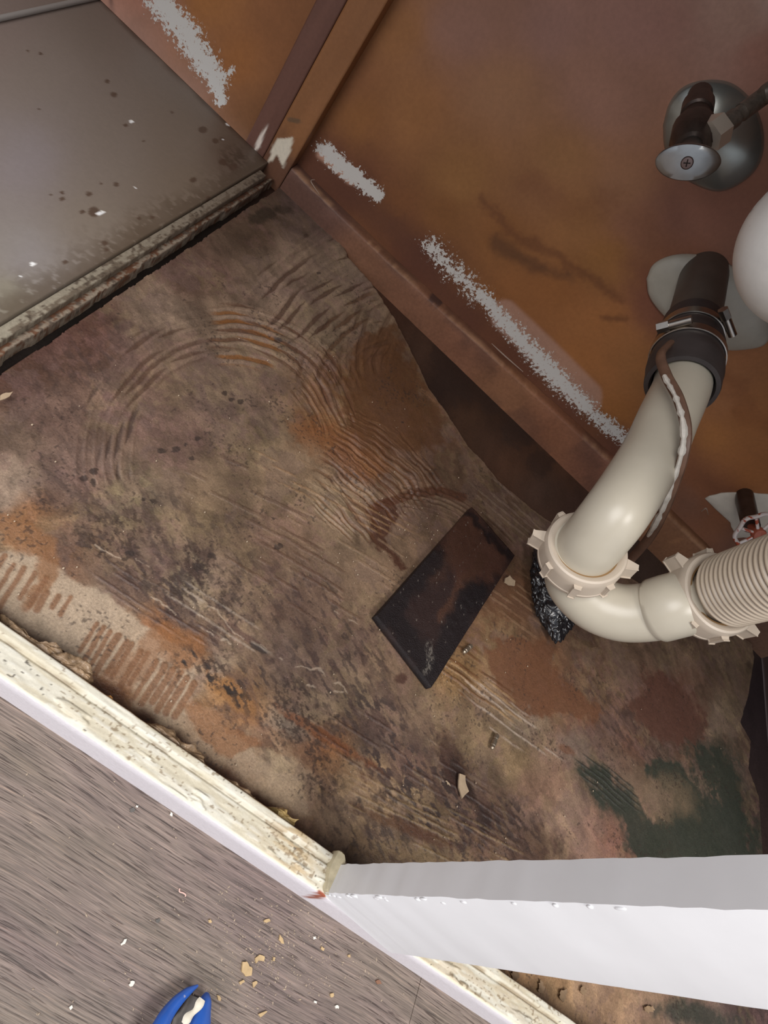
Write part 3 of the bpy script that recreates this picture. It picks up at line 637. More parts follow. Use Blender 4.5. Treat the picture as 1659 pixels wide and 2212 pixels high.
# chips of pale red-brown and black under the stile's edge: small exposed spots
# ------------------------------------------------------------------ glue and caulk residue inside the rail
m_res = simple('tan_glue_residue', (146, 120, 92), 0.5, var=0.55, scale=220, bump=0.9, coat=.2)
m_res2 = simple('amber_glue', (186, 132, 72), 0.35, var=0.55, scale=90, bump=0.6, coat=.4)
def residue(pts, zt, mat, label, seed):
    random.seed(seed)
    P = [on(a, b, 2, zt) for a, b in pts]
    for p_ in P: p_.z = 0
    out = jag(P, 0.0014, 3); cx = sum((p_ for p_ in out), Vector()) / len(out)
    bm = bmesh.new(); lo = []; md = []; hi = []
    for p_ in out:
        d_ = (p_ - cx); lo.append(bm.verts.new(p_ + Vector((0, 0, -.004)))); md.append(bm.verts.new(p_ - d_ * .04 + Vector((0, 0, zt * .75 + random.uniform(-.001, .001)))))
        hi.append(bm.verts.new(p_ - d_ * random.uniform(.15, .3) + Vector((0, 0, zt + random.uniform(-.0015, .001)))))
    n = len(out); top = bm.verts.new(cx + Vector((0, 0, zt)))
    for i in range(n):
        j = (i + 1) % n
        bm.faces.new((lo[i], lo[j], md[j], md[i])); bm.faces.new((md[i], md[j], hi[j], hi[i])); bm.faces.new((hi[i], hi[j], top))
    bm.faces.new(lo[::-1])
    bmesh.ops.subdivide_edges(bm, edges=bm.edges[:], cuts=4, use_grid_fill=True)
    V = np.array([v.co[:] for v in bm.verts]); k1 = fbm(V[:, 0] * 260, V[:, 1] * 260 + V[:, 2] * 150, seed); k2 = fbm(V[:, 0] * 260 + 9, V[:, 1] * 260 + V[:, 2] * 150, seed + 5); k3 = fbm(V[:, 0] * 900, V[:, 1] * 900, seed + 9, 3)
    for i, v in enumerate(bm.verts): v.co += Vector((k1[i] - .5, k2[i] - .5, (k1[i] + k2[i] - 1) * 1.6 + (k3[i] - .5) * .5)) * .0024
    o = obj('glue_residue', bm, mat, None, True, 180); tag(o, label, 'glue residue', 'crusts of glue along the bottom rail')
residue([(0,1322),(40,1352),(95,1392),(150,1400),(160,1430),(120,1442),(60,1402),(0,1355)], .026, m_res, 'brown glue crust at the far left end inside the rail', 1)
residue([(85,1405),(150,1402),(190,1425),(215,1465),(200,1480),(130,1448)], .028, m_res, 'grey brown bulging glue crust left of the amber glue', 2)
residue([(170,1470),(230,1500),(290,1548),(340,1585),(330,1592),(260,1550),(190,1500)], .026, m_res2, 'long amber glue bead against the rail', 3)
residue([(310,1545),(370,1565),(410,1600),(450,1640),(470,1680),(430,1670),(380,1625),(330,1590)], .027, m_res, 'broad crumbly tan glue crust in the middle of the rail', 4)
residue([(462,1672),(520,1690),(570,1730),(580,1750),(540,1745),(480,1705)], .0275, m_res, 'tan glue crust with ruffled edge near the orange piece', 5)
residue([(535,1728),(560,1735),(590,1765),(560,1765)], .027, simple('orange_foam', (206, 140, 86), .6, var=.2, scale=200, bump=.6), 'small orange foam like lump beside the rail', 6)
residue([(585,1735),(625,1745),(650,1775),(640,1790),(600,1765)], .022, simple('pale_glue', (186, 158, 104), .35, var=.2, scale=100, bump=.4), 'pale yellow glue flake near the stile end', 7)

# ------------------------------------------------------------------ left base panel
def make_base_panel():
    c = 0.0013; xe = on(0, 700, 2, .012).x; ye = 0.604
    xs = np.arange(-0.644, xe, c); ys = np.arange(0.11, ye, c); X, Y = np.meshgrid(xs, ys); x = X.ravel(); y = Y.ravel()
    P = np.stack([x, y, np.full_like(x, .012)], -1); px, py = project(P)
    n1 = fbm(x * 18, y * 18, 101); n3 = fbm(x * 80, y * 80, 102); nf = fbm(x * 300, y * 300, 103, 3)
    col = blend(px + 40 * (n1 - .5), py + 40 * (n3 - .5), [(0,60,(112,100,94)),(100,150,(112,102,95)),(220,80,(106,96,88)),(60,350,(116,108,108)),(250,300,(108,98,90)),(400,300,(106,95,85)),(200,480,(112,102,92)),(60,560,(120,114,112)),(400,400,(104,92,80)),(20,640,(116,110,98)),(300,520,(100,88,76)),(500,330,(84,70,60))], 3, 30)  # lavender tint at the left paints in the glossy sheen
    ed = xe - x; m = sst(.03, 0, ed + .018 * (n3 - .5)) * sst(.4, .55, nf + .25 * sst(.02, 0, ed)); col = mix(col, (72, 60, 48), m * .7)
    ed2 = ye - y; m = sst(.012, 0, ed2 + .01 * (n3 - .5)); col = mix(col, (66, 50, 40), m * .8)
    m = sst(46, 10, np.hypot(px - 500, (py - 340) * 1.2) + 40 * (n3 - .5)); col = mix(col, (62, 50, 40), m * .7 * sst(.35, .55, nf))
    spots = [(232,176,5),(247,204,8),(86,117,3),(88,116,4),(85,236,4),(372,243,4),(271,270,5),(438,280,8),(480,300,7),(466,304,6),(418,388,9),(252,398,8),(192,420,6),(205,457,13),(134,430,7),(134,416,4),(178,458,6),(226,525,7),(140,567,9),(300,472,4),(330,470,5),(480,350,9),(218,396,3),(110,420,3),(60,110,4),(310,305,4),(230,540,4),(452,428,5),(505,360,9)]
    for (cx, cy, r) in spots:
        d = np.hypot((px - cx), (py - cy) * 1.3) / r + 1.1 * (n3 - .5); col = mix(col, (70, 54, 44), sst(1.2, .8, d) * .85)
    for (cx, cy, r) in ((284,263,5),(215,461,7),(222,458,5),(72,571,7),(482,302,3),(292,405,3),(494,268,5),(45,598,3)):
        d = np.hypot((px - cx), (py - cy) * 1.6) / r + .9 * (n3 - .5); col = mix(col, (215, 212, 208), sst(1.2, .9, d))
    mask = np.zeros((len(x), 3)); mask[:, 0] = .4
    root = empty('base_panel', (-.3, .3, .0), 'grey painted cabinet base board left of the dug out opening', 'base board')
    keep = np.ones((X.shape[0] - 1, X.shape[1] - 1), bool)
    grid_mesh('board', P.reshape(*X.shape, 3), keep, np.clip(col * G_BOARD, 0, .9), mask, painted('grey_board_paint', .45, .3, 300, .06, .1, .35), thick=(0, 0, -.012), parent=root)
    return xe
xe = make_base_panel()
def strip_mesh(name, x0, x1, zt, y0, y1, cols, mat_name, label, cat, jagx=0.0003, zb=-0.012, seed=0, ragged=0):
    """a thin batten running back from the rail, its top and right side dirty with their own colours"""
    c = 0.001; ys = np.arange(y0, y1, c)
    n = max(4, int((x1 - x0) / .0008)); u = np.concatenate([np.linspace(0, 1, n), [1, 1, 1]]); zz = np.concatenate([np.full(n, zt), [zt - .002, (zt + zb) / 2, zb]]); zz[0] = zt - .0006; 
    I, Y = np.meshgrid(np.arange(len(u)), ys); y = Y.ravel(); uu = u[I.ravel()]; z = zz[I.ravel()].copy()
    um = uu * (x1 - x0) - z; nn = fbm(y * 90, um * 200, 110 + seed, 6); n3 = fbm(y * 40, um * 90, 111 + seed); nf = fbm(y * 350, um * 500, 112 + seed, 3)
    x = x0 + (x1 - x0) * uu + jagx * (nn - .5) * 2 * uu - ragged * sst(.5, .7, fbm(y * 60, 0 * y, 120 + seed)) * uu
    z = z + .0008 * (nn - .5) * (z > zb + .001)
    P = np.stack([x, y, z], -1)
    t_ = np.clip((y - y0) / (y1 - y0), 0, 1)
    col = lin(cols[0])[None] * (1 - t_)[:, None] + lin(cols[1])[None] * t_[:, None]
    col = mix(col, cols[2], sst(.52, .62, nn * .5 + nf * .5 + .12 * (uu > .6)) * .8)
    col = mix(col, cols[3], sst(.58, .68, n3 * .4 + nf * .6) * .7)
    o = grid_mesh(name, P.reshape(*Y.shape, 3), np.ones((Y.shape[0] - 1, Y.shape[1] - 1), bool), np.clip(col * G_FLOOR, 0, .9), np.zeros((len(y), 3)), painted(mat_name, .55, .3, 500, .25, .5))
    return tag(o, label, cat)
strip_mesh('batten', xe + .0008, xe + .0085, .0112, .098, .585, [(142,136,120), (104,92,80), (84,72,60), (60,50,42)], 'dirty_white_batten', 'long off white batten along the edge of the grey board', 'batten', seed=1)
strip_mesh('batten', xe + .0085, -.1448, .0055, .098, .600, [(100,70,52), (82,56,42), (132,122,108), (52,38,32)], 'rusty_batten', 'rust brown rotten wooden strip below the off white batten', 'batten', jagx=.0006, seed=2, ragged=.0015, zb=-.007)
# strip of white plastic edging at the far top left of the board
bm = bmesh.new(); a, b = on(-160, 75, 2, .014), on(190, -2, 2, .014); b = a.lerp(b, 1.3)
add_tube(bm, [a, a.lerp(b, .5), b], [.0022] * 3, 12); tag(obj('edging_strip', bm, simple('grey_white_edging', (150, 146, 142), .5)), 'thin white edging strip lying across the far left of the grey board', 'edging strip')

# ------------------------------------------------------------------ ledger / skirting along the wall
def make_skirting():
    c = .0016; xs = np.arange(-.138, .699, c)
    prof = np.array([(.016, -.007), (.0158, .004), (.0155, .016), (.015, .022), (.0142, .0238), (.010, .0242), (.004, .0242), (.0005, .0242)])
    n = len(prof); X, I = np.meshgrid(xs, np.arange(n)); x = X.ravel(); u = prof[I.ravel(), 0]; z = prof[I.ravel(), 1].copy()
    k = 1 + 0.9 * sst(-.1, .5, x); z = np.where(z > 0, z * k, z)
    nn = fbm(x * 60, z * 100, 131); n3 = fbm(x * 20, z * 40, 132); nf = fbm(x * 200, z * 200, 133, 3)
    y = WALLY - u * 1.0 + .0015 * (nn - .5)
    z = z + .0012 * (nn - .5) * (z > .01)
    P = np.stack([x, y, z], -1); px, py = project(P)
    col = blend(px, py, [(700,440,(72,50,42)),(800,560,(88,60,44)),(900,660,(92,62,46)),(1000,740,(94,62,46)),(1100,840,(98,66,46)),(1200,920,(96,62,44)),(1300,1010,(92,60,46)),(1480,1150,(116,80,54)),(1550,1220,(100,68,48)),(1640,1300,(70,54,46))], 3, 20) * (.8 + .4 * fbm(x * 40, z * 160, 134))[:, None]
    col = mix(col, (62, 42, 34), sst(.52, .62, n3) * .45)
    col = mix(col, (140, 108, 82), (I.ravel() >= 4) * (I.ravel() <= 5) * sst(.4, .7, n3 * .6 + nf * .4) * .4)
    for cx, cy, r in ((945,645,16),(985,655,8),(1170,990,10)): col = mix(col, (44, 32, 30), sst(1.2, .7, np.hypot(px - cx, py - cy) / r + (nf - .5)) * .8)
    o = grid_mesh('baseboard_back', P.reshape(*X.shape, 3), np.ones((n - 1, X.shape[1] - 1), bool), np.clip(col * G_WALL * .9, 0, .9), np.zeros((len(x), 3)), painted('brown_ledger_wood', .55, .3, 300, .2, .3))
    tag(o, 'reddish brown wooden ledger along the foot of the back wall', 'baseboard', kind='structure')
make_skirting()
# curled paint slivers on the ledger
def sliver(pts, wdt, mat, label, ax=1, val=.6):
    P = smooth_pts([on(a, b, ax, val) for a, b in pts], 5); bm = bmesh.new()
    add_tube(bm, P, [wdt * (.3 + .7 * math.sin(math.pi * (i + .5) / len(P))) for i in range(len(P))], 6, prof=lambda a: (math.cos(a), .45 * math.sin(a)))
    tag(obj('paint_sliver', bm, mat), label, 'paint sliver')
m_slv = simple('pale_paint_sliver', (170, 150, 135), .5)
sliver([(1062,742),(1090,768),(1130,803)], .0012, m_slv, 'curled pale paint sliver on the ledger left of the pipe', 1, .6015)
sliver([(680,388),(672,392),(690,420)], .0009, m_slv, 'tiny pale paint sliver on the ledger near the corner post', 1, .602)
sliver([(1515,1105),(1525,1098),(1530,1112)], .0013, m_slv, 'small pale paint flake on the ledger behind the trap', 1, .601)

# ------------------------------------------------------------------ corner battens on the wall
def wall_batten(name, xb0, xb1, depth, mat, label, scrape):
    c = .0012; zs = np.arange(-.006 if scrape != 1 else 0.0, .6, c)
    u = np.array([0, 0, 0] + list(np.linspace(0, 1, 14)) + [1, 1, 1]); v = np.array([0, .5, .93] + [1] * 14 + [.93, .5, 0])
    I, Z = np.meshgrid(np.arange(len(u)), zs); z = Z.ravel(); uu = u[I.ravel()]; vv = v[I.ravel()]
    nn = fbm(z * 60, uu * 3, 140 + scrape); n3 = fbm(uu * 5, z * 14, 141 + scrape)
    x = xb0 + (xb1 - xb0) * uu; y = WALLY - depth * vv + .0005 * (nn - .5)
    P = np.stack([x, y, z], -1)
    if scrape == 1: col = np.tile(lin((74, 50, 42)), (len(x), 1)) * (.85 + .3 * n3)[:, None]
    else:
        col = np.tile(lin((96, 64, 40)), (len(x), 1)) * (.85 + .3 * n3)[:, None]; col = mix(col, (62, 42, 34), sst(.055, .02, z + .02 * (nn - .5)) * .8)
    px, py = project(P); fl = np.zeros(len(x))
    if scrape == 2:
        d = pdist(px + 8 * (nn - .5), py + 8 * (nn - .5), [(600,300),(634,296),(628,330),(610,362),(600,335),(580,352),(588,320)]); col = mix(col, (150, 142, 128), sst(2, -2, d))
        d = pdist(px, py, [(625,258),(645,262)], False); col = mix(col, (60, 50, 38), sst(7, 3, d) * .7)
    else:
        d = pdist(px + 6 * (nn - .5), py, [(580,262),(562,318),(545,332),(562,292)]); col = mix(col, (158, 148, 138), sst(2, -2, d))
    o = grid_mesh(name, P.reshape(*Z.shape, 3), np.ones((Z.shape[0] - 1, Z.shape[1] - 1), bool), np.clip(col * G_WALL, 0, .9), np.zeros((len(x), 3)), mat)
    tag(o, label, 'batten')
wall_batten('wall_batten', -.1895, -.168, .010, painted('brown_upright_paint', .45, .3, 300, .1, .15), 'dark brown upright batten, left of the two in the corner', 1)
wall_batten('wall_batten', -.1655, -.1385, .017, painted('tan_upright_paint', .45, .3, 300, .1, .15), 'tan upright batten with a scrape of white at its foot, right of the two', 2)

# ------------------------------------------------------------------ the drain
m_pvc = simple('cream_pvc', (192, 184, 167), .32, var=.05, scale=40, bump=.05, speck=(120, 100, 76), speck_scale=260, speck_cut=.86)
m_pvc2 = simple('cream_pvc_nut', (198, 184, 167), .4, var=.06, scale=50, bump=.05)
m_abs = simple('black_abs', (92, 85, 78), .45, var=.2, scale=40, bump=.1)
m_rub = simple('black_rubber', (66, 60, 59), .5, var=.25, scale=50, bump=.15)
m_steel = simple('clamp_steel', (190, 182, 172), .3, metal=1.0, var=.1, scale=200)
m_chrome = simple('worn_chrome', (158, 160, 160), .3, metal=1.0, var=.12, scale=90, bump=.1)
m_darkmetal = simple('tarnished_brass', (86, 74, 68), .35, metal=.6, var=.3, scale=120, bump=.2)
def up(p, h): return p + Vector((0, 0, h))
def make_drain():
    wallp = on(1522, 592, 1, WALLY)
    root = empty('drain_trap', wallp, 'cream plastic sink trap joined to a black pipe coming out of the back wall', 'drain pipe')
    hub0 = dep(1497, 700, .505); hub1 = dep(1472, 835, .452)
    # black wall pipe
    bm = bmesh.new(); add_tube(bm, smooth_pts([wallp + Vector((.0, .004, 0)), wallp.lerp(hub0, .5), hub0, hub0.lerp(hub1, .4)], 6), .0205, 40)
    obj('wall_pipe', bm, m_abs, root)['label'] = 'black pipe stub entering the wall'
    ax = (hub1 - hub0).normalized()
    bm = bmesh.new(); Ln = (hub1 - hub0).length
    prof = [(.0208, 0), (.0232, .001), (.0236, Ln * .18), (.0236, Ln * .28), (.0252, Ln * .34), (.0262, Ln * .42), (.0262, Ln * .62), (.0270, Ln * .70), (.0272, Ln * .80), (.0266, Ln * .82), (.0262, Ln * .97), (.0256, Ln), (.0226, Ln + .0005), (.0210, Ln - .006)]
    add_lathe(bm, hub0, ax, prof); cp = obj('coupling', bm, m_rub, root, True, 35); cp['label'] = 'black rubber coupling'
    for (f, r, a0) in ((.23, .0241, 0), (.56, .0268, 1)):
        bm = bmesh.new(); c0 = hub0 + ax * (Ln * f)
        add_lathe(bm, c0, ax, [(r, -.004), (r + .0008, -.0038), (r + .0008, .0038), (r, .004)], 48)
        # worm housing towards the viewer
        tocam = (Vector(CAM) - c0); tocam -= ax * tocam.dot(ax); tocam.normalize(); side = ax.cross(tocam).normalized()
        dirv = (tocam * .9 - side * .15) if a0 else (tocam * .25 + side * -.95)
        pxa = project(np.array([c0 + side * .01]))[0][0] - project(np.array([c0]))[0][0]
        sgn = 1 if pxa > 0 else -1
        dirv = (tocam * .93 - side * sgn * .35).normalized() if a0 else (tocam * .45 + side * sgn * .9).normalized()
        tn = ax.cross(dirv).normalized(); hc = c0 + dirv * (r + .0035)
        add_tube(bm, [hc - tn * .010, hc + tn * .006], .0032, 16); add_tube(bm, [hc + tn * .0055, hc + tn * .014], .0045 if a0 else .004, 6)
        obj('hose_clamp', bm, m_steel, root, True, 35)
    # trap arm: horizontal out of the wall, then turning down into the nut
    n1 = dep(1266, 1186, .405)
    pts = [hub1 - ax * .012, hub1 + ax * .004, dep(1442, 905, .432), dep(1412, 975, .415), dep(1368, 1050, .396), dep(1326, 1112, .388), dep(1288, 1160, .396), n1, dep(1242, 1215, .418)]
    bm = bmesh.new(); add_tube(bm, smooth_pts(pts, 8), .0202, 48); obj('trap_arm', bm, m_pvc, root)
    t1 = (dep(1242, 1214, .430) - dep(1296, 1146, .390)).normalized()
    # J bend
    n2 = dep(1545, 1284, .402); upv = (dep(1745, 1222, .335) - n2).normalized()
    pb = [n1 - t1 * .002, n1 + t1 * .014, dep(1240, 1252, .432), dep(1278, 1298, .432), dep(1335, 1322, .427), dep(1398, 1322, .42), dep(1455, 1308, .41), n2 - upv * .018, n2]
    sp = smooth_pts(pb, 8); nb = len(sp); rad = []
    for i in range(nb): rad.append(.0215 if i > nb * .66 else .0198)
    rad[:8] = [.0215] * 8
    bm = bmesh.new(); add_tube(bm, sp, rad, 48); obj('trap_bend', bm, m_pvc, root, True, 50)
    def nut(c0, axd, wing, name='slip_nut'):
        bm = bmesh.new(); k = 1.0
        add_lathe(bm, c0, axd, [(.0195, -.0005), (.0203, .0), (.0225, .0022), (.0248, .0028), (.0262, .0022), (.0272, .0), (.0276, -.003), (.0276, -.014), (.0280, -.0145), (.0280, -.0165), (.0272, -.018), (.0215, -.018)], 64)
        u, v = frame_of(axd)
        ph, best = 0, -9      # the big wing sits where the photo shows it
        for k in range(72):
            a = 2 * math.pi * k / 72; q = np.array([c0 + (u * math.cos(a) + v * math.sin(a)) * .028, c0]); qx, qy = project(q)
            sc_ = ((qx[0] - qx[1]) * wing[0] + (qy[0] - qy[1]) * wing[1]) / math.hypot(*wing)
            if sc_ > best: best, ph = sc_, a
        for i in range(8):
            a = 2 * math.pi * i / 8 + ph; rd = u * math.cos(a) + v * math.sin(a); tg = axd.cross(rd)
            big = i % 4 == 0
            hgt = .0085 if big else .0034
            bmx = bmesh.new(); r = bmesh.ops.create_cube(bmx, size=1)
            for vv in bmx.verts:
                q = vv.co.copy(); taper = (.45 if big else .7) if q.z > 0 else 1.0
                vv.co = c0 + rd * (.0265 + (q.z + .5) * hgt) + tg * (q.x * (.0075 if big else .0045) * taper) + axd * (-.0085 + q.y * (.0130 if not big else .012))
            bmesh.ops.bevel(bmx, geom=bmx.edges[:], offset=.0007, segments=2, affect='EDGES')
            me = bpy.data.meshes.new('t'); bmx.to_mesh(me); bmx.free(); bm.from_mesh(me); bpy.data.meshes.remove(me)
        obj(name, bm, m_pvc2, root, True, 35)
        bm = bmesh.new(); add_lathe(bm, c0, axd, [(.0196, -.001), (.0200, .0006), (.0212, .0012), (.0214, -.001)], 48)
        obj('washer', bm, simple('grimy_washer', (150, 118, 78), .6), root)
    nut(n1 - t1 * .001, -t1, (-1, -.25)); nut(n2 + upv * .004, upv, (-.8, -.6))
    # corrugated flexible tailpiece
    bm = bmesh.new(); prof = [(.0188, -.01), (.0188, .010)]
    h = .012
    for i in range(70):
        prof += [(.0212, h), (.0232, h + .0007), (.0236, h + .0016), (.0232, h + .0025), (.0212, h + .0032), (.0209, h + .0036)]; h += .0040
    prof += [(.0188, h), (.0188, h + .02), (.010, h + .02)]
    add_lathe(bm, n2, upv, prof, 56); obj('flexible_tailpiece', bm, simple('corrugated_plastic', (196, 180, 160), .35, var=.05, scale=60), root, True, 60)
    # wall flange
    return n2, upv
n2, upv = make_drain()
# escutcheon on the wall
def wall_plate(name, pts, h, mat, label, cat, y=WALLY, jagged=0, center=None):
    P = [on(a, b, 1, y) for a, b in pts]
    if not jagged: P = smooth_pts(P + [P[0]], 5)[:-1]
    else: P = jag(P, jagged, 3)
    for p_ in P: p_.y = y - .0003
    c = sum(P, Vector()) / len(P) if center is None else on(*center, 1, y); bm = bmesh.new(); rings = []
    for (s, d) in ((1, 0), (1, h * .25), (.96, h * .45), (.8, h * .75), (.5, h * .95), (.2, h)):
        rings.append([bm.verts.new(c + (p_ - c) * s + Vector((0, -d, 0))) for p_ in P])
    n = len(P)
    for i in range(len(rings) - 1):
        for k in range(n): bm.faces.new((rings[i][k], rings[i][(k + 1) % n], rings[i + 1][(k + 1) % n], rings[i + 1][k]))
    bm.faces.new(rings[-1]); bm.faces.new(rings[0][::-1])
    return tag(obj(name, bm, mat, None, True, 50), label, cat)
wall_plate('escutcheon', [(1397,600),(1412,570),(1452,551),(1505,549),(1560,562),(1612,600),(1650,660),(1662,715),(1650,742),(1610,752),(1560,752),(1500,735),(1440,685),(1404,640)], .012, simple('stained_white_flange', (196, 192, 178), .4, var=.15, scale=30, bump=.1), 'oval off white wall flange behind the black pipe', 'wall flange')

# ------------------------------------------------------------------ peeled strip hanging over the pipe
P = [dep(1447, 742, .44), dep(1427, 768, .425), dep(1440, 812, .41), dep(1466, 862, .395), dep(1482, 925, .385), dep(1476, 985, .385), dep(1455, 1050, .40), dep(1432, 1108, .42), dep(1400, 1165, .46), dep(1350, 1222, .53)]
SP = smooth_pts(P, 8); bm = bmesh.new(); 
add_tube(bm, SP, [.0040] * len(SP), 10, prof=lambda a: (.6 * math.cos(a), .9 * math.sin(a)))
root = empty('peeled_strip', SP[0], 'thin brown peeled strip with a white painted edge looped over the trap arm', 'strip')
obj('strip', bm, simple('brown_strip', (112, 84, 68), .5, var=.3, scale=80, bump=.3), root)
bm = bmesh.new(); rr = []; E2 = []
for i, p_ in enumerate(SP[16:64]):
    px_, py_ = [float(v[0]) for v in project(np.array([p_]))]
    E2.append(dep(px_ - 5, py_, float(((np.array(p_) - CAM) @ R)[2]) - .002)); rr.append(.0018 * random.uniform(.6, 1.4))
add_tube(bm, E2, rr, 7); obj('painted_edge', bm, simple('chipped_white_paint', (206, 200, 190), .6, var=.2, scale=200, bump=.4), root)

# ------------------------------------------------------------------ shut-off valve (upper right)
def make_valve():
    base = on(1518, 212, 1, WALLY); base = on(1540, 290, 1, WALLY)
    root = empty('shutoff_valve', on(1540, 290, 1, WALLY), 'chrome shut off valve with an oval handle high on the back wall', 'valve')
    # flange: outline on the wall
    P = smooth_pts([on(a, b, 1, WALLY) for a, b in [(1432,270),(1446,222),(1478,186),(1530,172),(1582,180),(1625,218),(1648,275),(1648,330),(1628,372),(1585,404),(1545,413),(1500,398),(1460,370),(1436,320),(1432,270)]], 5)[:-1]
    c = on(1530, 285, 1, WALLY); bm = bmesh.new(); rings = []
    for (s, d) in ((1, 0), (.99, .002), (.93, .004), (.7, .009), (.4, .0125), (.2, .014)):
        rings.append([bm.verts.new(c + (p_ - c) * s + Vector((0, -d, 0))) for p_ in P])
    n = len(P)
    for i in range(5):
        for k in range(n): bm.faces.new((rings[i][k], rings[i][(k + 1) % n], rings[i + 1][(k + 1) % n], rings[i + 1][k]))
    bm.faces.new(rings[-1]); obj('wall_flange', bm, simple('dull_chrome_plate', (176, 180, 174), .28, metal=.75, var=.2, scale=25, bump=.1), root, True, 60)
    a = on(1512, 205, 1, WALLY - .008); b = dep(1492, 318, .44)
    bm = bmesh.new(); d = b - a
    add_tube(bm, [a, a + d * .18, a + d * .20, a + d * .40, a + d * .42, a + d * .62, a + d * .66, a + d * .9, b], [.009, .009, .0115, .0115, .010, .0125, .0150, .0150, .011], 20)
    # outlet boss towards the right
    o1 = a + d * .78; o2 = dep(1548, 283, .437); add_tube(bm, [o1, o2], .0085, 18)
    obj('body', bm, m_darkmetal, root, True, 35)
    e = dep(1640, 215, .437); dd = (e - o2).normalized(); bm = bmesh.new()
    add_tube(bm, [o2 - dd * .007, o2 + dd * .004], .0115, 6); obj('compression_nut', bm, simple('bright_nut', (226, 216, 200), .3, metal=.5), root, True, 30)  # pale nut colour stands in for a cream reflection
    bm = bmesh.new(); add_tube(bm, [o2 + dd * .004, o2 + dd * .005, o2 + dd * .016, o2 + dd * .017, o2 + dd * .022, o2 + dd * .023], [.0055, .0065, .0065, .0055, .0055, .006], 20)
    add_tube(bm, smooth_pts([o2 + dd * .022, o2 + dd * .05, dep(1659, 200, .43), dep(1760, 150, .42)], 6), .0062, 20)
    obj('supply_tube', bm, simple('grey_braided_tube', (128, 120, 110), .4, metal=.4, var=.3, scale=300, bump=.3), root, True, 40)
    # handle: oval dished disc with a rim and centre screw
    hc = dep(1485, 350, .415); e1 = (dep(1556, 354, .415) - hc); nrm = (Vector(CAM) - hc).normalized(); e1 -= nrm * e1.dot(nrm)
    nrm = (nrm * .85 + Vector((0, -.5, -.1))).normalized(); e2 = nrm.cross(e1).normalized() * e1.length * .54; a_ = e1
    bm = bmesh.new(); rings = []
    def oval(s, off): 
        r_ = []
        for k in range(48):
            t = 2 * math.pi * k / 48; cx, sy = math.cos(t), math.sin(t)
            px_ = math.copysign(abs(cx) ** .95, cx); py_ = math.copysign(abs(sy) ** 1.1, sy)
            r_.append(bm.verts.new(hc + a_ * px_ * s + e2 * py_ * s + nrm * (off + .0022 * (1 - (cx * s) ** 2))))
        return r_
    for (s, off) in ((.35, -.010), (.5, -.006), (.97, -.004), (1.0, -.002), (.99, .0), (.95, .0005), (.7, .0008), (.4, .001), (.16, .001)): rings.append(oval(s, off))
    for i in range(len(rings) - 1):
        for k in range(48): bm.faces.new((rings[i][k], rings[i][(k + 1) % 48], rings[i + 1][(k + 1) % 48], rings[i + 1][k]))
    bm.faces.new(rings[-1]); bm.faces.new(rings[0][::-1])
    add_tube(bm, [hc - nrm * .010, b], [.006, .008], 16)
    h = obj('handle', bm, m_chrome, root, True, 40); h['label'] = 'shiny oval handle'
    bm = bmesh.new(); hc2 = hc + nrm * .003
    add_lathe(bm, hc2, nrm, [(.0040, -.001), (.0040, .0006), (.0034, .0012), (.001, .0014), (.0001, .0014)], 24)
    for sgn in ((1, 0), (0, 1)):
        pass
    sc_ = obj('screw', bm, simple('handle_screw', (120, 104, 100), .35, metal=.9), h)
    bm = bmesh.new(); u = a_.normalized(); v = e2.normalized()
    for dv in (u, v): add_tube(bm, [hc2 + nrm * .0014 - dv * .0022, hc2 + nrm * .0014 + dv * .0022], .0004, 4)
    obj('screw_slot', bm, simple('slot_dark', (40, 34, 32), .6), h)
    # bright reflection on the body is left to the nut's colour
make_valve()

# ------------------------------------------------------------------ lower valve with round wheel handle, on a torn white patch
pl_ = wall_plate('plaster_patch', [(1522,1075),(1560,1066),(1600,1062),(1660,1068),(1720,1075),(1720,1170),(1640,1160),(1590,1160),(1575,1125),(1545,1098)], .004, simple('white_plaster', (214, 206, 192), .7, var=.15, scale=40, bump=.3), 'torn white plaster patch behind the wheel valve', 'plaster patch', jagged=.002)
def make_wheel():
    c = dep(1640, 1155, .64); ax = (Vector((-.05, -.8, .35))).normalized(); root = empty('wheel_valve', c, 'small white and red wheel handled valve low on the wall, partly out of frame', 'valve')
    u, v = frame_of(ax); Rr = .0225
    bm = bmesh.new(); ring = []
    ns, nk = 60, 8; rg = []
    for i in range(ns):
        a = 2 * math.pi * i / ns; rd = u * math.cos(a) + v * math.sin(a); rl = Rr + .0011 * math.cos(a * 7)
        rg.append([bm.verts.new(c + rd * (rl + .0022 * math.cos(2 * math.pi * k / nk)) + ax * .003 * math.sin(2 * math.pi * k / nk)) for k in range(nk)])
    for i in range(ns):
        for k in range(nk): bm.faces.new((rg[i][k], rg[i][(k + 1) % nk], rg[(i + 1) % ns][(k + 1) % nk], rg[(i + 1) % ns][k]))
    for i in range(7):
        a = 2 * math.pi * (i + .5) / 7; rd = u * math.cos(a) + v * math.sin(a); add_tube(bm, [c + rd * .006 - ax * .001, c + rd * Rr], .0017, 8)
    rg2 = []
    w_ = obj('wheel_handle', bm, simple('chipped_white_red_enamel', (220, 210, 205), .4, speck=(176, 84, 60), speck_scale=130, speck_cut=.56), root, True, 50)
    bm = bmesh.new(); add_lathe(bm, c, ax, [(.0005, .004), (.006, .003), (.0072, .0), (.0072, -.004), (.004, -.006), (.004, -.03)], 24); obj('hub', bm, simple('red_hub', (170, 92, 70), .45, var=.3, scale=100), root)
    bm = bmesh.new(); w2 = Vector((c.x, WALLY, c.z - .012)); add_tube(bm, [c - ax * .02, w2 + Vector((0, -.012, 0)), w2], [.009, .010, .009], 16); obj('stem', bm, m_darkmetal, root)
make_wheel()

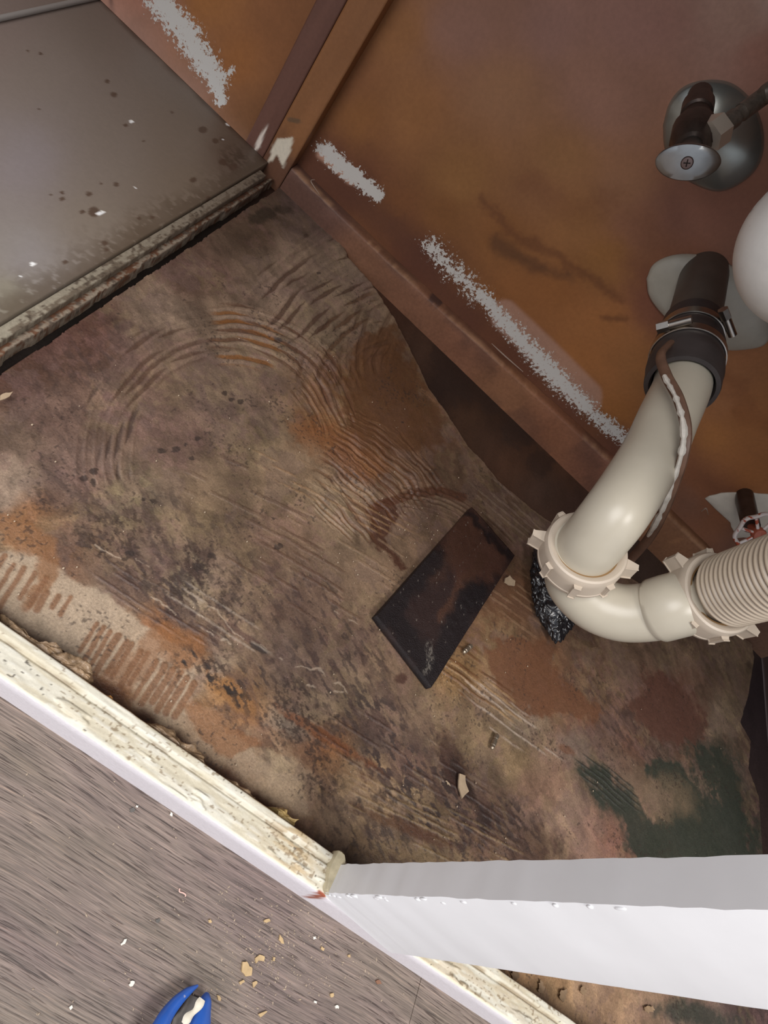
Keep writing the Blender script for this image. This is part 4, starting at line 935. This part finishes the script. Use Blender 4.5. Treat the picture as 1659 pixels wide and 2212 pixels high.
# ------------------------------------------------------------------ underside of the sink bowl (right edge)
def make_bowl():
    c = dep(1782, 537, .36); bm = bmesh.new(); r = .047; prof = []
    base = c + Vector((0, 0, -r))
    for i in range(24):
        a = math.pi / 2 * i / 23; prof.append((r * math.sin(a), r * (1 - math.cos(a))))
    prof += [(r * 1.1, r * 1.15), (r * 1.6, r * 1.55), (r * 2.4, r * 1.9), (r * 2.9, .22), (r * 3.0, .295)]
    prof = [(a, b) for a, b in prof]
    add_lathe(bm, base, (0, 0, 1), prof, 64)
    o = obj('sink_bowl', bm, simple('white_enamel', (244, 244, 240), .4, var=.1, scale=30, bump=.1, speck=(120, 110, 92), speck_scale=70, speck_cut=.70), None, True, 60)
    tag(o, 'rounded white underside of the sink bowl at the right edge', 'sink')
make_bowl()

# ------------------------------------------------------------------ black wet tile on the sheet
def make_tile():
    c4 = [on(1020, 1095, 2, .009), on(1112, 1200, 2, .009), on(932, 1485, 2, .008), on(813, 1330, 2, .008)]
    n, m_ = 150, 90; A = np.array(c4)
    U, Vv = np.meshgrid(np.linspace(0, 1, m_), np.linspace(0, 1, n)); u = U.ravel()[:, None]; v = Vv.ravel()[:, None]
    P = A[0] * (1 - u) * (1 - v) + A[1] * u * (1 - v) + A[2] * u * v + A[3] * (1 - u) * v
    x, y = P[:, 0], P[:, 1]; n1 = fbm(x * 60, y * 60, 151); n3 = fbm(x * 200, y * 200, 152); px, py = project(P)
    P[:, 2] += .0012 * (n1 - .5) + .0005 * (n3 - .5)
    col = np.tile(lin((50, 36, 34)), (len(P), 1))
    for pp, wd, c_, k in (([(1010,1140),(990,1180),(1040,1210)], 42, (84,56,44), .9), ([(1060,1200),(1020,1250)], 34, (84,56,46), .9), ([(1040,1210),(985,1290),(955,1330)], 15, (80,54,42), .8), ([(960,1210),(940,1240)], 24, (66,46,38), .7)):
        d = pdist(px + 36 * (n1 - .5), py + 36 * (n3 - .5), pp, False); col = mix(col, c_, sst(wd * 1.4, wd * .5, d) * k)
    for pp, wd in (([(940,1200),(870,1290),(830,1330)], 24), ([(1030,1280),(960,1400),(930,1470)], 30), ([(1010,1110),(1050,1150),(1100,1200)], 9), ([(860,1350),(920,1440)], 26), ([(1035,1275),(1000,1300)], 20)):
        d = pdist(px + 30 * (n1 - .5), py + 30 * (n3 - .5), pp, False); col = mix(col, (30, 25, 27), sst(wd * 1.4, wd * .5, d) * .85)
    d = pdist(px + 8 * (n1 - .5), py + 8 * (n3 - .5), [(925,1395),(930,1425),(922,1450)], False); col = mix(col, (150, 142, 132), sst(12, 3, d) * sst(.4, .7, fbm(x * 900, y * 900, 155, 3)) * .5)  # white highlight painted near the tile's lower corner
    sp = sst(.95, .97, vn(x * 900, y * 900, 153)); col = mix(col, (150, 140, 130), sp * .6)
    mask = np.zeros((len(P), 3)); mask[:, 0] = 1
    root_o = grid_mesh('floor_tile', P.reshape(n, m_, 3), np.ones((n - 1, m_ - 1), bool), np.clip(col * 1.0, 0, .8), mask, painted('wet_black_tile', .4, .36, 900, .5, 1.0, .3), thick=(0, 0, -.0065))
    tag(root_o, 'loose rectangular tile piece, wet black and brown, lying on the stained sheet', 'tile')
make_tile()

# ------------------------------------------------------------------ crumpled black bag / pad under the trap
def make_lump():
    bm = bmesh.new(); bmesh.ops.create_icosphere(bm, subdivisions=6, radius=1)
    a, b = on(1192, 1180, 2, .02), on(1208, 1345, 2, .014); mid = (a + b) / 2; ln = (b - a).length / 2 * 1.25
    d = (b - a).normalized(); s = d.cross(Vector((0, 0, 1))).normalized()
    V = np.array([v.co[:] for v in bm.verts])
    nn = fbm(V[:, 0] * 5 + 9, V[:, 1] * 5 + V[:, 2] * 4, 161, 4) + np.abs(fbm(V[:, 0] * 9, V[:, 1] * 9 + V[:, 2] * 8, 162, 3) - .5) * 1.6
    for i, v in enumerate(bm.verts):
        k = .78 + .34 * nn[i]; q = v.co * k
        p_ = mid + d * (q.x * ln) + s * (q.y * .0235) + Vector((0, 0, max(q.z, -.7) * .0155 - .004)); v.co = p_
    zmin = min(v.co.z for v in bm.verts)
    for v in bm.verts: v.co.z += .0005 - zmin
    o = obj('crumpled_bag', bm, simple('shiny_black_plastic', (34, 32, 34), .2, var=.2, scale=100, bump=.9, spec=.9), None, True, 180)
    tag(o, 'small crumpled shiny black plastic bag under the trap bend', 'bag')
make_lump()

# ------------------------------------------------------------------ small loose things on the sheet
m_nickel = simple('dull_nickel', (170, 156, 138), .35, metal=.8, var=.2, scale=300)
def anchor(pa, pb, label, r=.0022):
    a, b = on(*pa, 2, r + .001), on(*pb, 2, r + .001); d = b - a
    bm = bmesh.new(); add_tube(bm, [a, a + d * .08, a + d * .1, a + d * .3, a + d * .33, a + d * .42, a + d * .45, a + d * .75, a + d * .78, a + d * .92, b], [r * .6, r, r, r, r * .75, r * .75, r, r, r * .8, r * .8, r * .4], 16)
    tag(obj('shelf_pin', bm, m_nickel, None, True, 35), label, 'shelf pin', 'loose metal shelf pins')
anchor((1018,1394), (1001,1410), 'short metal shelf pin beside the lower corner of the black tile')
anchor((1074,1586), (1062,1618), 'metal shelf pin lying alone below the black tile', .0021)
def flake(pts, zt, thick, mat, name, label, cat, group=None, curl=0, nj=2, amp=.0004):
    P = [on(a, b, 2, zt) for a, b in pts]; P = jag(P, amp, nj); bm = bmesh.new(); c = sum(P, Vector()) / len(P)
    P = [p_ + Vector((0, 0, curl * ((p_ - c).length / .006) ** 2)) for p_ in P]
    cb = bm.verts.new(c); ct = bm.verts.new(c + Vector((0, 0, thick)))
    lo = [bm.verts.new(p_) for p_ in P]; hi = [bm.verts.new(p_ + Vector((0, 0, thick))) for p_ in P]; n = len(P)
    for i in range(n):
        j = (i + 1) % n; bm.faces.new((lo[i], lo[j], hi[j], hi[i])); bm.faces.new((hi[i], hi[j], ct)); bm.faces.new((lo[j], lo[i], cb))
    return tag(obj(name, bm, mat, None, True, 40), label, cat, group)
m_beige = simple('beige_chip', (178, 156, 130), .6, var=.15, scale=200, bump=.3)
flake([(990,1672),(1002,1676),(1005,1692),(1010,1710),(996,1724),(988,1702)], .0025, .0012, m_beige, 'paint_chip', 'elongated beige paint chip on the dark stain', 'paint chip')
flake([(961,1686),(966,1688),(973,1698),(966,1694)], .0015, .0006, m_beige, 'paint_chip', 'tiny pale chip just left of the elongated chip', 'paint chip')
flake([(1090,1249),(1100,1245),(1106,1252),(1112,1256),(1110,1266),(1098,1264),(1088,1258)], .002, .0012, m_beige, 'paint_chip', 'star shaped beige chip right of the black tile', 'paint chip')
flake([(0,856),(14,850),(27,848),(20,858),(0,866)], .004, .001, m_beige, 'paint_chip', 'pale sliver at the left frame edge by the batten', 'paint chip')
# drop of water by the tile corner
bm = bmesh.new(); p0 = on(808, 1337, 2, .0008)
for k in range(4): bmesh.ops.create_icosphere(bm, subdivisions=3, radius=.0016 - .0002 * k, matrix=Matrix.Translation(p0 + Vector((random.uniform(-.0018, .0018), random.uniform(-.002, .002), 0))) @ Matrix.Diagonal((1, 1, .5, 1)))
mw, tw, pw = nt('clear_water'); pw.inputs['Transmission Weight'].default_value = .9; pw.inputs['Roughness'].default_value = .03; pw.inputs['IOR'].default_value = 1.33
tag(obj('water_drop', bm, mw), 'clear glistening drop at the left corner of the black tile', 'drop')
# peeling paint flakes on the sheet beyond the stile
rnd = random.Random(12); m_flk = simple('tan_flake', (150, 124, 96), .7, var=.3, scale=200, bump=.6)
for i, (cx, cy, sx_, sy_, nm) in enumerate(((1112,2105,10,16,'leftmost'),(1168,2132,9,16,'second from the left'),(1216,2150,10,18,'middle'),(1258,2140,8,10,'fourth from the left'),(1400,2180,16,8,'rightmost'))):
    pts = [(cx + sx_ * math.cos(a) * rnd.uniform(.6, 1.1), cy + sy_ * math.sin(a) * rnd.uniform(.7, 1.1)) for a in [k * math.pi / 4 for k in range(8)]]
    flake(pts, .0012, .0005, m_flk, 'peeling_flake', 'peeling tan flake on the sheet below the stile, ' + nm + ' of five', 'paint chip', 'peeling flakes right of the stile', curl=.0006, nj=3, amp=.0008)

# ------------------------------------------------------------------ debris on the kitchen floor
m_tan = simple('tan_chip', (190, 162, 120), .7, var=.2, scale=200, bump=.4); m_wh = simple('white_chip', (228, 222, 210), .6); m_gr = simple('grey_fleck', (92, 88, 84), .7)
def kf(pts, label, mat=m_tan, group=None, th=.0009, z0=.0002): flake(pts, z0, th, mat, 'debris_chip', label, 'chip', group, 0, 2, .00025)
kf([(522,2078),(532,2076),(537,2086),(543,2092),(541,2106),(530,2108),(521,2098)], 'largest tan chip on the kitchen floor', th=.0014)
kf([(550,2068),(560,2063),(571,2066),(569,2076),(558,2074),(551,2080)], 'curved tan chip up right of the largest chip')
kf([(516,2121),(524,2116),(527,2121),(518,2128)], 'small tan chip below the largest chip')
kf([(545,2123),(552,2118),(555,2124),(547,2133)], 'small pointed tan chip below right of the largest chip')
kf([(588,2068),(593,2068),(593,2076),(588,2075)], 'little tan chip right of the curved chip')
kf([(557,2190),(570,2184),(577,2185),(562,2197)], 'slender tan chip near the bottom edge right of the blue tool')
kf([(467,2150),(476,2152),(475,2162),(469,2160)], 'small tan chip just right of the blue tool tips')
kf([(604,2018),(609,2028),(612,2038),(606,2036),(602,2030)], 'spiky tan chip nearest the rail')
kf([(568,1988),(580,1984),(584,1990),(574,1994)], 'flat tan chip above the spiky chip')
kf([(449,1988),(454,1986),(457,1992),(451,1993)], 'lone tan chip in the middle of the planks')
kf([(260,2040),(268,2030),(274,2028),(268,2038),(262,2042)], 'white curved shaving left of the tool', m_wh)
kf([(278,2126),(283,2118),(289,2120),(287,2128),(281,2132)], 'oval white chip left of the blue tool', m_wh)
kf([(149,2176),(154,2172),(157,2176),(152,2180)], 'small white chip at the lower left', m_wh)
kf([(722,2172),(729,2171),(731,2178),(724,2179)], 'bright white chip right of the tan chips near the bottom', m_wh)
kf([(675,2024),(680,2022),(682,2028),(677,2029)], 'white round chip close to the rail', m_wh)
kf([(678,2160),(683,2164),(682,2168),(677,2165)], 'tiny white chip left of the bright white chip', m_wh)
kf([(369,1754),(373,1758),(370,1764),(367,1760)], 'white sliver touching the rail foot', m_wh)
kf([(280,1748),(288,1744),(292,1750),(288,1755),(281,1754)], 'round dark grey fleck below the rail', m_gr, th=.0004)
kf([(336,1986),(343,1984),(346,1989),(341,1993),(336,1991)], 'round dark grey fleck in the middle planks', m_gr, th=.0004)
kf([(294,1740),(298,1741),(297,1744),(293,1743)], 'tiny white dot beside the upper grey fleck', m_wh)
kf([(811,2118),(818,2116),(823,2124),(814,2126)], 'brown crumb close to the bottom rail at right', simple('brown_chip', (130, 92, 70), .7))
kf([(712,2146),(719,2144),(720,2151),(714,2155)], 'tan triangular chip below the white rail', m_tan)
kf([(750,2062),(755,2061),(756,2067),(751,2067)], 'small tan chip nearest the white rail', m_tan)
kf([(694,2044),(699,2048),(697,2055),(692,2050)], 'small pale brown chip between rail and tan chips', m_tan)
# thin curled thread
T = smooth_pts([on(a, b, 2, .0008) for a, b in [(388,1919),(388,1926),(396,1929),(401,1933),(400,1937)]], 5); bm = bmesh.new(); add_tube(bm, T, .00035, 6)
tag(obj('thread', bm, simple('pink_thread', (216, 180, 168), .6)), 'short curled pale thread on the planks', 'thread')
# countless crumbs
bm = bmesh.new(); rnd = random.Random(21)
for i in range(1100):
    if rnd.random() < .75: cx, cy = rnd.gauss(600, 110), rnd.gauss(2050, 70)
    else: cx, cy = rnd.uniform(0, 1000), rnd.uniform(1600, 2212)
    p_ = on(cx, cy, 2, .0001)
    if p_.y > fr(p_.x) - .002: continue
    r = .00018 + .0005 * rnd.random() ** 3
    bmesh.ops.create_cone(bm, segments=4, radius1=r, radius2=r * .5, depth=r * .6, cap_ends=True, matrix=Matrix.Translation((p_.x, p_.y, .0002)) @ Matrix.Rotation(rnd.random() * 3, 4, 'Z') @ Matrix.Diagonal((1 + rnd.random(), .7, 1, 1)))
tag(obj('crumbs', bm, simple('sawdust_crumbs', (176, 158, 138), .7, var=.3, scale=90), smooth=False), 'fine pale sawdust crumbs scattered over the wood floor', 'crumbs', kind='stuff')
# crumbs and glints on the stained sheet
bm = bmesh.new()
for i in range(700):
    cx, cy = (rnd.gauss(900, 90), rnd.gauss(1200, 120)) if rnd.random() < .4 else (rnd.uniform(0, 1600), rnd.uniform(700, 1850))
    p_ = on(cx, cy, 2, .001)
    if p_.y < fr(p_.x) + .024 or p_.y > .48 or p_.x < -.12 or p_.x > .64: continue
    r = .00018 + .0005 * rnd.random() ** 4
    bmesh.ops.create_icosphere(bm, subdivisions=1, radius=r, matrix=Matrix.Translation((p_.x, p_.y, .0012)) @ Matrix.Diagonal((1, 1.3, .6, 1)))
tag(obj('grit', bm, simple('pale_grit', (190, 170, 146), .5, var=.3, scale=90), smooth=False), 'fine pale grit scattered over the stained sheet', 'grit', kind='stuff')

# ------------------------------------------------------------------ blue tool at the bottom edge
def make_tool():
    root = empty('blue_tool', on(400, 2200, 2, .0), 'blue plastic tool with two curved prongs smeared with dried paint, on the wood floor', 'tool')
    mb = simple('blue_plastic', (44, 92, 178), .35, var=.15, scale=60, speck=(205, 200, 196), speck_scale=95, speck_cut=.63)
    L_ = [(427,2129,.0006),(405,2143,.0020),(383,2163,.0028),(363,2188,.0034),(350,2212,.0040),(330,2260,.0050),(305,2360,.0060),(290,2500,.0065)]
    R_ = [(447,2146,.0012),(444,2160,.0030),(438,2185,.0042),(432,2215,.0052),(422,2260,.006),(390,2360,.0065),(350,2500,.0065)]
    for nm, Q in (('left_prong', L_), ('right_prong', R_)):
        pts = smooth_pts([on(a, b, 2, .006 + .0015 * i) for i, (a, b, r) in enumerate(Q)], 5); rr = np.interp(np.linspace(0, 1, len(pts)), np.linspace(0, 1, len(Q)), [q[2] for q in Q])
        bm = bmesh.new(); add_tube(bm, pts, list(rr), 16, prof=lambda a: (math.cos(a), .85 * math.sin(a))); obj('prong', bm, mb, root)
    # web filling the fork, hollow and grimy
    A = [on(a, b, 2, .006) for a, b in ((412,2150),(395,2175),(375,2200),(355,2260))]; B = [on(a, b, 2, .006) for a, b in ((440,2160),(434,2185),(428,2212),(415,2260))]
    bm = bmesh.new(); rows = []
    for a, b in zip(A, B): rows.append([bm.verts.new(a.lerp(b, t / 8) + Vector((0, 0, -.0045 * math.sin(math.pi * t / 8)))) for t in range(9)])
    for i in range(3):
        for k in range(8): bm.faces.new((rows[i][k], rows[i][k + 1], rows[i + 1][k + 1], rows[i + 1][k]))
    r_ = bmesh.ops.extrude_face_region(bm, geom=bm.faces[:]); 
    for v in [g for g in r_['geom'] if isinstance(g, bmesh.types.BMVert)]: v.co.z -= .001
    obj('web', bm, simple('paint_smeared_grey', (128, 122, 116), .6, var=.4, scale=200, bump=.5), root)['label'] = 'grimy grey hollow between the prongs'
    bm = bmesh.new(); add_tube(bm, smooth_pts([on(a, b, 2, .0125) for a, b in ((437,2158),(424,2180),(408,2196),(396,2212))], 5), [.0018 + .0005 * math.sin(i * .7) for i in range(16)], 8, prof=lambda a: (math.cos(a), .4 * math.sin(a)))
    obj('paint_smear', bm, simple('dried_cream_paint', (216, 208, 190), .6, var=.15, scale=150, bump=.5), root)
make_tool()
